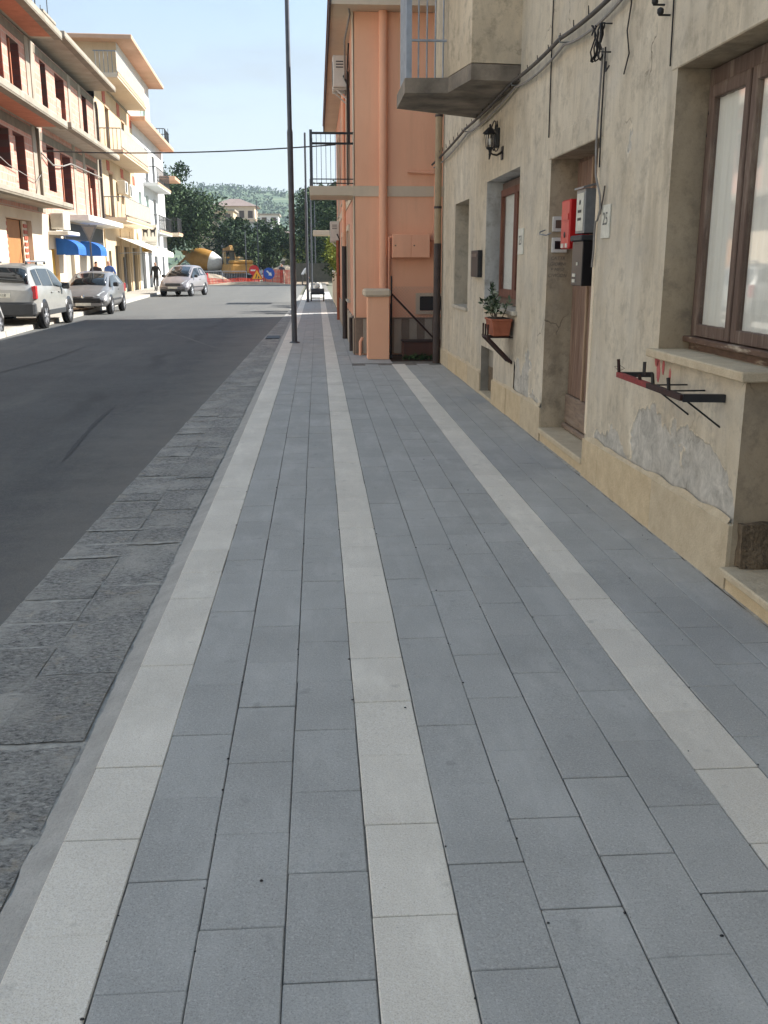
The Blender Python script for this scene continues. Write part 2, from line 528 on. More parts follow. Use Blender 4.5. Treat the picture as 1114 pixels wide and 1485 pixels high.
M_doorw = wood_mat('weathered_door_wood', S(140, 112, 94), S(100, 76, 62), S(182, 158, 134), 0.65)
M_doorw2 = wood_mat('weathered_door_strip', S(178, 152, 124), S(140, 110, 86), S(196, 174, 146), 0.6)
M_doorw3 = wood_mat('grey_door_rail', S(150, 130, 112), S(116, 98, 84), S(160, 148, 136), 0.6, (2, 1, 6))
M_redwood = wood_mat('red_brown_wood', S(120, 72, 52), S(84, 48, 36), S(158, 110, 84), 0.4)
def glass_mat():
    t = NT('window_glass')
    t.t.nodes.remove(t.b)
    tr = t.n('ShaderNodeBsdfTransparent', ins={'Color': (.97, .975, .97, 1)})
    gl = t.n('ShaderNodeBsdfGlossy', ins={'Roughness': 0.03, 'Color': (1, 1, 1, 1)})
    lw_ = t.n('ShaderNodeLayerWeight', ins={'Blend': 0.5})
    fr = t.n('ShaderNodeMath', operation='POWER', ins={0: lw_.outputs['Facing'], 1: 4.0})
    fr = t.n('ShaderNodeMath', operation='MULTIPLY_ADD', ins={0: fr.outputs[0], 1: 0.6, 2: 0.04})
    mx = t.n('ShaderNodeMixShader', ins={0: t.math('MULTIPLY', fr.outputs[0], 0.9), 1: tr.outputs[0], 2: gl.outputs[0]})
    t.link(mx.outputs[0], t.t.nodes['Material Output'].inputs[0])
    return t.m
M_glass = glass_mat()
def curtain_mat():
    t = NT('net_curtain')
    p = t.pos()
    f = t.noise(t.scale(p, (1, 22, 0.25)), 2.0, 3)
    t.color(t.mix(f, S(252, 250, 242), S(232, 230, 222))); t.rough(0.9)
    return t.m
M_curtain = curtain_mat()
M_dark = simple('dark_interior', S(40, 36, 34), S(26, 24, 22), 3, 0.9, 0.0)
M_black = simple('black_metal', S(38, 38, 40), S(24, 24, 26), 12, 0.5, 0.1, 80, fine=0.1)
M_blackpl = simple('black_plastic', S(30, 30, 33), S(20, 20, 22), 10, 0.35, 0.05, 80, fine=0.0)
M_red = simple('red_letterbox_enamel', S(206, 30, 28), S(176, 22, 22), 12, 0.35, 0.05, 80, fine=0.05)
M_steel = simple('grey_steel', S(150, 154, 156), S(122, 126, 128), 10, 0.45, 0.05, 60, metal=0.35, fine=0.1)
M_galv = simple('galvanised_pole', S(92, 95, 100), S(76, 79, 84), 6, 0.5, 0.08, 60, metal=0.3, fine=0.1)
M_alu = simple('aluminium_rail', S(168, 174, 182), S(140, 146, 154), 8, 0.4, 0.05, 60, metal=0.4, fine=0.1)
M_white = simple('white_enamel', S(228, 226, 218), S(206, 204, 196), 5, 0.6, 0.05, 60, fine=0.08)
M_paper = simple('white_plate', S(226, 224, 210), S(200, 198, 184), 14, 0.7, 0.05, 60, fine=0.1)
M_ink = simple('faded_ink', S(92, 96, 92), S(120, 122, 116), 60, 0.9, 0.0, fine=0.0)
M_inkd = simple('dark_ink', S(64, 62, 60), S(88, 84, 80), 60, 0.9, 0.0, fine=0.0)
M_rust = simple('rusty_iron', S(66, 40, 34), S(46, 30, 27), 30, 0.8, 0.4, 120, fine=0.3)
M_redpaint = simple('red_painted_iron', S(160, 52, 50), S(112, 44, 42), 20, 0.7, 0.3, 120, fine=0.3)
M_terra = simple('terracotta_pot', S(176, 104, 74), S(140, 80, 58), 8, 0.85, 0.3, 80)
M_soil = simple('soil', S(70, 56, 42), S(44, 36, 28), 20, 1.0, 0.8, 60, bdist=0.02)
M_cable = simple('grey_cable', S(96, 90, 84), S(66, 62, 60), 10, 0.7, 0.1, 80)
M_wire = simple('black_wire', S(48, 46, 46), S(36, 34, 34), 10, 0.7, 0.0)
M_wirelt = simple('pale_cable', S(156, 152, 146), S(124, 120, 116), 10, 0.7, 0.0)
def render_mat(name, c1, c2, amt=0.3):
    t = NT(name)
    p = t.pos()
    c = t.mix(t.fac(t.noise(p, 0.8, 5, 0.6), 0.3, 0.7), c1, c2)
    s = t.noise(t.scale(p, (2.0, 2.0, 0.2)), 2.0, 6, 0.66)
    c = t.mix(t.math('MULTIPLY', t.fac(s, 0.5, 0.78), amt), c, tuple(q * 0.6 for q in c2[:3]) + (1,))
    f = t.noise(p, 70, 3)
    c = t.mix(t.math('MULTIPLY', t.fac(f, 0.5, 0.75), 0.15), c, tuple(q * 0.6 for q in c2[:3]) + (1,))
    t.color(c); t.rough(0.9); t.b.inputs['Specular IOR Level'].default_value = 0.2
    t.bump(f, 0.3, 0.003)
    return t.m
M_orange = render_mat('orange_render', S(255, 199, 163), S(246, 186, 151), 0.3)
M_orange_pipe = render_mat('orange_pipe_paint', S(254, 193, 158), S(245, 182, 148), 0.25)
M_pink = render_mat('pink_render', S(226, 172, 146), S(214, 160, 134), 0.18)
M_cream = render_mat('cream_band', S(222, 206, 182), S(210, 192, 168), 0.18)
M_plinth_a = simple('pale_plinth_tile', S(196, 184, 166), S(178, 166, 148), 9, 0.8, 0.3, 60, fine=0.4)
M_plinth_b = simple('brown_plinth_tile', S(150, 132, 114), S(130, 114, 98), 9, 0.8, 0.3, 60, fine=0.4)
M_brown_pipe = simple('brown_downpipe', S(76, 64, 60), S(58, 48, 46), 6, 0.6, 0.1, 60)
M_beige_pipe = simple('beige_downpipe', S(182, 160, 128), S(158, 136, 108), 5, 0.7, 0.1, 60)
M_roofbrown = simple('brown_eave_board', S(84, 62, 54), S(64, 48, 42), 8, 0.8, 0.2, 60)
M_rooftile = simple('roof_tiles', S(170, 110, 84), S(140, 88, 68), 8, 0.9, 0.4, 30)
M_ac = simple('air_conditioner_case', S(222, 218, 206), S(206, 202, 190), 6, 0.5, 0.05, 60, fine=0.06)
# left side of the street
M_conc = simple('raw_concrete', S(172, 163, 148), S(144, 134, 118), 1.5, 0.92, 0.5, 30, fine=0.25, bdist=0.01)
M_concdk = simple('formwork_concrete', S(138, 128, 112), S(110, 102, 88), 2.5, 0.95, 0.5, 20, fine=0.25, bdist=0.01)
def brick_mat(name, c1, c2, mortar, sw, bw=0.33, bh=0.25):
    t = NT(name)
    p = t.pos()
    x, y, z = t.xyz(p)
    vec = t.n('ShaderNodeCombineXYZ', ins={0: y if sw else x, 1: z, 2: 0.0}).outputs[0]
    br = t.n('ShaderNodeTexBrick', ins={'Vector': vec, 'Color1': c1, 'Color2': c2, 'Mortar': mortar, 'Scale': 1.0, 'Mortar Size': 0.014, 'Brick Width': bw, 'Row Height': bh, 'Bias': 0.1})
    c = t.mix(t.math('MULTIPLY', t.fac(t.noise(p, 3, 5, 0.6), 0.45, 0.75), 0.4), br.outputs['Color'], mortar)
    t.color(c); t.rough(0.9)
    t.bump(t.math('SUBTRACT', 1.0, br.outputs['Fac']), 0.5, 0.01)
    return t.m
M_brick = brick_mat('hollow_brick', S(206, 152, 134), S(188, 134, 116), S(190, 174, 160), True)
M_brick_shade = brick_mat('shaded_opening_brick', S(128, 70, 58), S(104, 56, 48), S(96, 72, 64), True, 0.3, 0.2)  # darker brick copy: shade inside the openings is put into its colour
M_terrac = simple('terracotta_slab_blocks', S(186, 116, 84), S(164, 98, 70), 3, 0.9, 0.4, 15)
M_yellow = render_mat('yellow_ochre_render', S(210, 188, 156), S(196, 174, 142), 0.25)
M_whitewall = render_mat('white_render', S(222, 222, 220), S(208, 208, 206), 0.15)
M_peachtrim = render_mat('peach_cornice', S(212, 172, 144), S(198, 158, 130), 0.15)
M_garage = simple('ochre_garage_door', S(176, 120, 68), S(160, 108, 60), 3, 0.7, 0.1, 40)
M_shutter = simple('red_louvre', S(190, 98, 72), S(168, 84, 60), 5, 0.7, 0.1, 40)
M_blue = simple('blue_awning_cloth', S(34, 104, 190), S(26, 88, 168), 5, 0.8, 0.1, 50)
M_awn = simple('white_awning_cloth', S(244, 240, 228), S(232, 226, 212), 3, 0.8, 0.1, 50, fine=0.05)
M_signy = simple('yellow_sign', S(236, 186, 60), S(226, 176, 54), 5, 0.5, 0.0)
M_greyshut = simple('grey_roller_shutter', S(176, 172, 160), S(156, 152, 142), 4, 0.6, 0.1, 30)
M_dkwood = simple('dark_shutters', S(92, 78, 66), S(74, 62, 54), 4, 0.7, 0.1, 40)
M_greenwin = simple('green_blind', S(150, 180, 164), S(130, 162, 148), 4, 0.7, 0.1, 40)
M_glassdk = NT('dark_window'); M_glassdk.color(S(44, 50, 54)); M_glassdk.rough(0.08); M_glassdk = M_glassdk.m
M_pave2 = simple('concrete_pavement', S(180, 174, 162), S(156, 150, 140), 1.2, 0.9, 0.3, 40)
M_kerb2 = simple('stone_kerb', S(190, 186, 176), S(160, 156, 148), 2.5, 0.9, 0.3, 40)
M_net = simple('orange_plastic_mesh', S(226, 78, 46), S(206, 64, 38), 6, 0.6, 0.1, 40)
M_yellowp = simple('construction_yellow', S(186, 138, 58), S(160, 116, 48), 3, 0.5, 0.1, 40)
M_tyre = simple('tyre_rubber', S(34, 34, 35), S(26, 26, 27), 20, 0.85, 0.1, 60)
M_rim = simple('alloy_rim', S(190, 192, 196), S(160, 162, 166), 10, 0.35, 0.0, metal=0.6)
M_plastic = simple('dark_grey_bumper', S(58, 60, 62), S(46, 48, 50), 8, 0.6, 0.05, 60)
def paint(name, c):
    t = NT(name); p = t.pos()
    t.color(t.mix(t.fac(t.noise(p, 3.0, 5, 0.6), 0.35, 0.75), c, tuple(q * 0.86 for q in c[:3]) + (1,)))
    t.rough(0.32); t.b.inputs['Coat Weight'].default_value = 0.6; t.b.inputs['Coat Roughness'].default_value = 0.08
    t.b.inputs['Metallic'].default_value = 0.25
    return t.m
M_silver = paint('silver_car_paint', S(168, 167, 162))
M_greycar = paint('grey_car_paint', S(132, 131, 130))
M_mauve = paint('warm_silver_car_paint', S(150, 144, 145))
M_whitecar = paint('white_car_paint', S(226, 226, 222))
M_carglass = NT('car_glass'); M_carglass.color(S(30, 36, 40)); M_carglass.rough(0.05); M_carglass.b.inputs['Specular IOR Level'].default_value = 0.8; M_carglass = M_carglass.m
M_tail = simple('tail_lamp', S(190, 24, 34), S(160, 18, 28), 10, 0.25, 0.0)
M_lamp = simple('headlamp_glass', S(200, 204, 204), S(170, 174, 176), 10, 0.15, 0.0)
M_chrome = simple('chrome', S(210, 212, 214), S(190, 192, 196), 10, 0.2, 0.0, metal=0.9)
def leaf_mat(name, a, b, c):
    t = NT(name); p = t.pos()
    oi = t.n('ShaderNodeAttribute', attribute_name='leafvar').outputs['Fac']
    col = t.ramp(t.math('ADD', t.math('MULTIPLY', oi, 0.7), t.math('MULTIPLY', t.noise(p, 0.6, 3), 0.3)), [(0.15, a), (0.5, b), (0.9, c)])
    t.color(col); t.rough(0.7)
    t.b.inputs['Specular IOR Level'].default_value = 0.18
    t.b.inputs['Transmission Weight'].default_value = 0.0
    return t.m
M_leaf = leaf_mat('dark_evergreen_leaves', S(32, 46, 30), S(52, 72, 46), S(104, 124, 82))
M_leaf2 = leaf_mat('yellow_green_leaves', S(84, 100, 48), S(124, 138, 66), S(168, 176, 92))
M_leaf3 = leaf_mat('variegated_leaves', S(48, 62, 44), S(84, 100, 76), S(186, 190, 168))
M_bark = simple('bark', S(98, 84, 70), S(70, 60, 50), 9, 0.95, 0.8, 30, bdist=0.02)
M_dirt = simple('building_site_dirt', S(178, 162, 140), S(140, 126, 108), 1.5, 1.0, 0.8, 12, bdist=0.03)
M_ground = simple('dry_ground', S(120, 118, 100), S(96, 98, 80), 0.05, 1.0, 0.0)

# ================================================================== SETTING
ZR = -0.07                      # road level; the pavement top is z = 0
g = MB(); g.quad((-2500, -600, ZR - 0.06), (2500, -600, ZR - 0.06), (2500, 4000, ZR - 0.06), (-2500, 4000, ZR - 0.06))
structure(g.build('ground', M_ground))

def kerbL(y): return -8.5 - 0.05 * (y - 45)
def gut_out(y): return -1.56 + 0.0145 * (min(y, 40) - 4)
r = MB()
ys = [-14 + 4 * i for i in range(36)]
for a, b in zip(ys, ys[1:]):
    r.quad((kerbL(a) - .05, a, ZR), (gut_out(a) + .03, a, ZR), (gut_out(b) + .03, b, ZR), (kerbL(b) - .05, b, ZR))
road = structure(r.build('road', M_asph))
def road_strip(name, pts, wd, mat, z):
    m = MB(); P_ = [Vector((a, b, z)) for a, b in pts]
    # resample so that the mark wavers
    Q = []
    for a, b in zip(P_, P_[1:]):
        for k in range(12): Q.append(a.lerp(b, k / 12))
    Q.append(P_[-1])
    L_ = []
    for k, q in enumerate(Q):
        d = (Q[min(k + 1, len(Q) - 1)] - Q[max(k - 1, 0)]).normalized(); n = Vector((-d.y, d.x, 0))
        w = wd * (0.25 + 0.75 * min(1, 6 * k / len(Q), 6 * (1 - k / (len(Q) - .5)))) * random.uniform(.55, 1.25)
        L_.append((q - n * w / 2, q + n * w / 2))
    for a, b in zip(L_, L_[1:]): m.quad(a[0], b[0], b[1], a[1])
    return m.build(name, mat, road, fix=False)
M_dustline = simple('pale_dust', S(112, 112, 110), S(96, 96, 94), 3, 0.95, 0.0)
M_rubber = simple('tyre_rubber_mark', S(66, 67, 68), S(76, 77, 78), 3, 0.9, 0.0)
road_strip('dust_line', [(-4.25, 25.9), (-3.34, 24.1), (-2.41, 21.3), (-1.75, 19.5)], .05, M_dustline, ZR + .004)
road_strip('tyre_mark', [(-2.27, 8.5), (-2.36, 9.5), (-2.46, 10.7), (-2.51, 11.9)], .045, M_rubber, ZR + .004)
road_strip('tyre_mark', [(-5.9, 12.0), (-5.2, 15.2), (-4.9, 18.2), (-4.9, 21.0)], .07, M_rubber, ZR + .0045)

# ---- pavement of interlocking concrete tiles
pav = structure(MB().box(-0.765, 2.075, -3.0, 16.75, -0.13, -0.0085).build('pavement', M_joint))
pb = MB().box(-0.765, 0.70, 16.75, 90, -0.13, -0.0085).build('bedding', M_joint, pav)
COLS = [(-0.765, -0.541, 'w', 0.02, 88), (-0.541, -0.325, 'g', 0.23, 60), (-0.325, -0.108, 'g', 0.02, 60), (-0.108, 0.113, 'g', 0.24, 60),
        (0.113, 0.335, 'w', 0.04, 88), (0.335, 0.552, 'g', 0.25, 60), (0.552, 0.769, 'g', 0.045, 16.4), (0.769, 0.989, 'g', 0.265, 16.4), (0.989, 1.218, 'g', 0.08, 16.4),
        (1.218, 1.440, 'w', 0.295, 16.35), (1.440, 1.634, 'g', 0.09, 16.4), (1.634, 1.838, 'g', 0.30, 16.4), (1.838, 2.046, 'g', 0.10, 16.4)]
PITCH = 0.4195
def tile_mesh(w, l, mat, name):
    m = MB(); m.bbox(-w / 2, w / 2, -l / 2, l / 2, -0.05, 0.0, b=0.0028)
    return m.mesh(name, mat)
far_g = MB(); far_w = MB()
for x0, x1, k, ph, yend in COLS:
    gap = 0.0038
    w = x1 - x0 - gap
    mat = M_tile if k == 'g' else M_wtile
    me = tile_mesh(w, PITCH - gap, mat, 'paving_tile')
    y = -2.1 + ph
    while y + PITCH <= yend:
        xc, yc = (x0 + x1) / 2, y + PITCH / 2
        dz = random.uniform(-0.0022, 0.0012)
        if 0.2 < yc < 12.2:
            o = bpy.data.objects.new('paving_tile' if k == 'g' else 'band_tile', me)
            o.location = (xc + random.uniform(-.0011, .0011), yc + random.uniform(-.003, .003), dz)
            o.rotation_euler = (random.uniform(-.0035, .0035), random.uniform(-.006, .006), random.uniform(-.0038, .0038))
            COL.objects.link(o); o.parent = pav
        else:
            mb = far_g if k == 'g' else far_w
            mb.box(xc - w / 2, xc + w / 2, y + gap / 2, y + PITCH - gap / 2, -0.05, dz)
        y += PITCH
tag(far_g.build('paving_tiles', M_tile, pav, fix=False), kind='stuff')
tag(far_w.build('band_tiles', M_wtile, pav, fix=False), kind='stuff')
MB().box(0.556, 0.70, 18.0, 60, -0.1, -0.003).build('edge_strip', M_tile, pav)
MB().box(0.556, 1.25, 16.42, 17.99, -0.1, -0.003).build('edge_strip', M_tile, pav)
# cement line along the old house, uneven
m = MB(); y = 0.0
pts = []
while y < 16.5:
    pts.append((2.046 - random.uniform(-.003, .012), y)); y += 0.09
for (xa, ya), (xb, yb) in zip(pts, pts[1:]):
    m.quad((xa, ya, 0.001), (2.08, ya, 0.012), (2.08, yb, 0.012), (xb, yb, 0.001))
m.build('cement_joint', M_smear, pav)
# dirt crumbs lying in the joints
m = MB()
for i in range(150):
    cx_ = random.choice(COLS)[1] + random.uniform(-.006, .006) if random.random() < .75 else random.uniform(-.7, 2.0)
    cy_ = 1.4 + 7 * random.random() ** 1.6
    s = random.uniform(.0015, .0042) * (1.5 if random.random() < .1 else 1)
    m.lathe([(0, -s), (s, -s * .3), (s * .8, s * .5), (0, s)], 6, Matrix.Translation((cx_, cy_, s * .3)) @ Matrix.Diagonal((random.uniform(.7, 1.6), random.uniform(.7, 1.6), .8, 1)))
tag(tag(m.build('dirt_crumbs', M_black, None), 'small dark crumbs of dirt scattered along the paving joints', 'dirt'), kind='stuff')

# ---- gutter of rough basalt stones
gut = MB()
ys = [-3 + 1.0 * i for i in range(60)]
for a, b in zip(ys, ys[1:]):
    gut.quad((gut_out(a) + .004, a, ZR + .004), (-0.80, a, -0.052), (-0.80, b, -0.052), (gut_out(b) + .004, b, ZR + .004))
gutter = structure(gut.build('gutter', M_smear))
# mortar fillet against the kerb
m = MB(); y = -3.0; pts = []
while y < 50:
    wob = mnoise.noise(Vector((0, y * 1.1, 3))) * .012 + mnoise.noise(Vector((0, y * 7, 8))) * .012 + mnoise.noise(Vector((0, y * 21, 4))) * .008
    extra = 0.05 * max(0, 1 - y / 3.6) ** 1.5
    pts.append((-0.855 - wob - extra, y)); y += 0.04
for (xa, ya), (xb, yb) in zip(pts, pts[1:]):
    m.quad((-0.763, ya, -0.006), (xa, ya, -0.046), (xb, yb, -0.046), (-0.763, yb, -0.006))
m.build('mortar_fillet', M_mortar, gutter)
def stone_mesh(sd):
    n, k = 9, 16
    mb = MB(); vs = []; fs = []
    for j in range(k + 1):
        for i in range(n + 1):
            u, v = i / n, j / k
            x = (u - .5); yy = (v - .5)
            e = min(u, 1 - u, v, 1 - v)
            z = 0.0 if min(v, 1 - v) > 0.02 else -0.004
            z += 0.0025 * mnoise.noise(Vector((u * 4 + sd * 7, v * 4, sd))) + 0.0022 * mnoise.noise(Vector((u * 11 + sd * 7, v * 11, sd)))
            if e < 0.02:
                x += .006 * mnoise.noise(Vector((u * 3, v * 3, sd + 9))); yy += .02 * mnoise.noise(Vector((u * 3, v * 3, sd + 19)))
            vs.append((x, yy, z))
    for j in range(k):
        for i in range(n):
            a = j * (n + 1) + i
            fs.append((a, a + 1, a + n + 2, a + n + 1))
    mb.add(vs, fs, False)
    return mb.mesh('gutter_stone', M_stone)
STN = [stone_mesh(i * 1.7) for i in range(7)]
far_s = MB(); smear = MB()
for side in (0, 1):
    y = 0.6
    while y < 48:
        xo = gut_out(y) + .01
        xi = -0.87
        midx = xo + (xi - xo) * 0.52
        L = random.choice((.24, .3, .34, .5)) if side == 0 else random.choice((.42, .55, .62, .8))
        gp = random.choice((.016, .028, .042)) if side == 0 else random.choice((.006, .012, .022))
        a, b = (xo, midx - .0025) if side == 0 else (midx + .0025, xi)
        xm = (a + b) / 2
        za = ZR + .004 + (xm - gut_out(y)) / (-0.80 - gut_out(y)) * .014 + .0052
        if y < 20:
            o = bpy.data.objects.new('gutter_stone', random.choice(STN))
            o.location = ((a + b) / 2, y + L / 2, za + random.uniform(-.003, .004))
            o.scale = (b - a, (L - gp) * random.choice((1, -1)), 1)
            o.rotation_euler = (0, -0.018, random.uniform(-.012, .012))
            COL.objects.link(o); o.parent = gutter
        else:
            far_s.box(a, b, y + gp / 2, y + L - gp / 2, za - .05, za)
        if y < 30 and random.random() < .3:
            yj = y + L
            xa_, xb_ = (a - .005, b + random.uniform(-.02, .06)) if side == 0 else (a - random.uniform(0, .05), b - random.uniform(.0, .12))
            if side == 0 or random.random() < .55:
                hw_ = random.uniform(.012, .026); nseg = 16; A_ = []; B_ = []
                sl_ = random.uniform(-.02, .03)
                for q in range(nseg + 1):
                    f_ = q / nseg; xx = xa_ + (xb_ - xa_) * f_
                    zz = ZR + .004 + (xx - gut_out(y)) / (-0.80 - gut_out(y)) * .014 + .0074
                    tp = min(1, 4 * f_ + .35, 4 * (1 - f_) + .25)
                    A_.append((xx, yj + sl_ * (f_ - .5) - hw_ * tp * random.uniform(.5, 1.35), zz)); B_.append((xx, yj + sl_ * (f_ - .5) + hw_ * tp * random.uniform(.5, 1.35), zz))
                for q in range(nseg):
                    smear.quad(A_[q], A_[q + 1], B_[q + 1], B_[q])
        y += L
tag(smear.build('mortar_smears', M_smear, gutter, fix=False), kind='stuff')
tag(far_s.build('gutter_stones', M_stone, gutter, fix=False), kind='stuff')

# drain cover in the gutter
dc = thing('drain_cover', (-1.02, 23.2, ZR), 'dark slotted iron drain cover set in the gutter near the lamp post', 'drain cover')
MB().box(-1.22, -0.90, 22.7, 23.6, ZR + .012, ZR + .028).build('frame', M_black, dc)
for i in range(6):
    MB().box(-1.2, -0.92, 22.76 + i * .14, 22.84 + i * .14, ZR + .029, ZR + .036).build('slat', M_galv, dc)

# ---- pavement across the street
lp = MB()
ys = [-14 + 4 * i for i in range(26)]
for a, b in zip(ys, ys[1:]):
    lp.quad((kerbL(a) - .22, a, 0.05), (kerbL(b) - .22, b, 0.05), (-30, b, 0.05), (-30, a, 0.05))
lpav = structure(lp.build('far_pavement', M_pave2))
lk = MB()
for a, b in zip(ys, ys[1:]):
    y = a
    while y < b - .1:
        lk.add([(kerbL(y) - .25, y, ZR), (kerbL(y), y, ZR), (kerbL(y + .97) , y + .97, ZR), (kerbL(y + .97) - .25, y + .97, ZR),
                (kerbL(y) - .25, y, 0.056), (kerbL(y) - .01, y, 0.056), (kerbL(y + .97) - .01, y + .97, 0.056), (kerbL(y + .97) - .25, y + .97, 0.056)],
               [(4, 5, 6, 7), (0, 1, 5, 4), (1, 2, 6, 5), (3, 2, 6, 7)])
        y += 1.0
tag(lk.build('kerb_stones', M_kerb2, lpav), kind='stuff')

# ================================================================== OLD HOUSE (right)
XW = 2.07
def PW(u, z, d): return (XW + d, u, z)
old = thing('old_house', (XW, 8, 0), 'old beige plastered house with stained walls along the right of the pavement', 'house')
OPS = [(13.6, 14.95, 1.03, 2.48), (11.45, 12.33, 0.02, 0.62), (10.22, 12.2, 1.14, 2.58), (7.36, 8.87, 0.0, 2.51), (4.57, 5.83, 1.12, 2.70), (3.3, 4.57, 0.0, 2.70), (-1.5, 0.4, 0.9, 2.6)]
RELIEF = [(4.57, 5.83, 0.0, 1.12), (5.83, 7.36, 0.0, 2.51), (8.87, 10.22, 0.0, 1.14)]     # stretches modelled as flaking relief below
m = MB()
us = sorted({-3.0, 16.5, *[o[0] for o in OPS], *[o[1] for o in OPS]})
zs = sorted({0.0, 7.6, *[o[2] for o in OPS], *[o[3] for o in OPS]})
for i in range(len(us) - 1):
    for j in range(len(zs) - 1):
        uc = (us[i] + us[i + 1]) / 2; zc = (zs[j] + zs[j + 1]) / 2
        if any(o[0] < uc < o[1] and o[2] < zc < o[3] for o in OPS + RELIEF): continue
        m.quad(PW(us[i], zs[j], 0), PW(us[i + 1], zs[j], 0), PW(us[i + 1], zs[j + 1], 0), PW(us[i], zs[j + 1], 0))
m.quad(PW(16.5, 0, 0), PW(16.5, 7.6, 0), (9, 16.5, 7.6), (9, 16.5, 0))
m.quad(PW(-3, 0, 0), PW(-3, 7.6, 0), (9, -3, 7.6), (9, -3, 0))
m.build('wall', M_plaster, old, fix=False)
MB().box(XW + .42, 9, -2.99, 16.49, 0, 7.59).build('core', M_dark, old)
rf = MB(); rf.prism([(XW - .35, -3.3, 7.61), (9.4, -3.3, 7.61), (5.6, -3.3, 9.0)], (0, 20.1, 0)); rf.build('roof', M_rooftile, old)
def fbm(y, z, sc, sd, n=5):
    v = 0; a = 1; k = sc
    for _ in range(n):
        v += a * mnoise.noise(Vector((sd, y * k, z * k))); a *= .55; k *= 2.1
    return v
def bare(y, z):
    """> 0 where the plaster skin has fallen away"""
    e = fbm(y, z, 1.6, 3.7)
    v = (.70 - z) * 1.5 + e * .75 - .10 - .5 * max(0, .14 - (y - 4.57)) * 7
    if y > 8: return max((.46 - z) * 1.3 + e * .8 - .22, e * .9 - .8)
    if y > 6.6: v = max(v - (y - 6.6) * 1.6, (7.02 - abs(z - .8) * .25 - y) * 3 * (y > 6.85) + e * .55 - .62)
    v = max(v, e * .9 - .78 + .12 * (z < 1.1))
    return v
for (a, b, c, d) in RELIEF:
    st_ = .0125
    nu, nz = int((b - a) / st_), int((d - c) / st_)
    vs = []; fs = []; at = []
    for jz in range(nz + 1):
        for iu in range(nu + 1):
            y = a + (b - a) * iu / nu; z = c + (d - c) * jz / nz
            f = bare(y, z)
            rim = iu in (0, nu) or jz in (0, nz)
            q = 1 / (1 + math.exp(-max(-30, min(30, f * 70))))
            dx = .011 * q + .0025 * fbm(y, z, 5, 9, 3) * (1 + q)
            vs.append((XW + (0 if rim and q < .5 else dx), y, z)); at.append(q)
    for jz in range(nz):
        for iu in range(nu):
            k_ = jz * (nu + 1) + iu; fs.append((k_, k_ + 1, k_ + nu + 2, k_ + nu + 1))
    me = bpy.data.meshes.new('flaking_wall'); me.from_pydata(vs, [], fs)
    ab = me.attributes.new('bare', 'FLOAT', 'POINT'); ab.data.foreach_set('value', at)
    me.materials.append(M_flaking)
    o = bpy.data.objects.new('flaking_wall', me); COL.objects.link(o); attach(o, old)
def reveal(name, mat, a, b, c, d, dp, sides='abtd', th=0):
    m = MB()
    if 'a' in sides: m.quad(PW(a, c, 0), PW(a, d, 0), PW(a, d, dp), PW(a, c, dp))
    if 'b' in sides: m.quad(PW(b, c, 0), PW(b, d, 0), PW(b, d, dp), PW(b, c, dp))
    if 't' in sides: m.quad(PW(a, d, 0), PW(b, d, 0), PW(b, d, dp), PW(a, d, dp))
    if 'd' in sides: m.quad(PW(a, c, 0), PW(b, c, 0), PW(b, c, dp), PW(a, c, dp))
    return m.build(name, mat, old, fix=False)
M_whitewash = plaster_mat('whitewashed_plaster', S(214, 216, 214), S(196, 196, 190), S(166, 162, 152), 0.3, 0.4)
reveal('reveal', M_plaster, 13.6, 14.95, 1.03, 2.48, .33)
reveal('reveal', M_whitewash, 10.22, 12.2, 1.14, 2.58, .26)
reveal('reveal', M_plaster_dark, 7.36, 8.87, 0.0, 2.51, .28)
reveal('reveal', M_cement, 11.45, 12.33, 0.02, 0.62, .16)
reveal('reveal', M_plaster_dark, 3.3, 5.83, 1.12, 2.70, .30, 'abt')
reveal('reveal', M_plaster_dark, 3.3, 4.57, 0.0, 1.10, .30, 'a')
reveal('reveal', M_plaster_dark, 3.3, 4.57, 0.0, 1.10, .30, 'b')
reveal('reveal', M_plaster, -1.5, 0.4, 0.9, 2.6, .3)
# sills
def sill(u0, u1, z, proj=.04, dp=.3, th=.045, mat=M_sillm):
    return MB().bbox(XW - proj, XW + dp, u0, u1, z - th, z, b=.006).build('sill', mat, old)
sill(13.56, 14.99, 1.032, .03, .33)
sill(10.14, 12.26, 1.142, .05, .26)
sill(4.50, 5.90, 1.12, .055, .30, .05, M_limestone2)
# plinth slabs
def plinth(bounds, z0, z1, top0, top1):
    n = len(bounds) - 1
    for i in range(n):
        a, b = bounds[i] + .0035, bounds[i + 1] - .0035
        ta = top0 + (top1 - top0) * (a - bounds[0]) / (bounds[-1] - bounds[0]); tb = top0 + (top1 - top0) * (b - bounds[0]) / (bounds[-1] - bounds[0])
        p = .018 + random.uniform(-.003, .004)
        m = MB()
        m.bbox(0, 1, 0, 1, 0, 1, b=.01, fn=lambda x, y, z: (XW - p + x * .1, a + (b - a) * y, (ta + (tb - ta) * y) * z))
        m.build('plinth_slab', M_limestone if i % 3 else M_limestone2, old)
plinth([4.57, 5.74, 6.93, 7.36], 0, .33, .345, .30)
plinth([8.87, 9.75, 10.55, 11.45], 0, .3, .315, .285)
plinth([12.33, 13.35, 14.45, 15.4, 16.5], 0, .3, .275, .245)
plinth([0.4, 1.5, 2.4, 3.3], 0, .3, .345, .345)
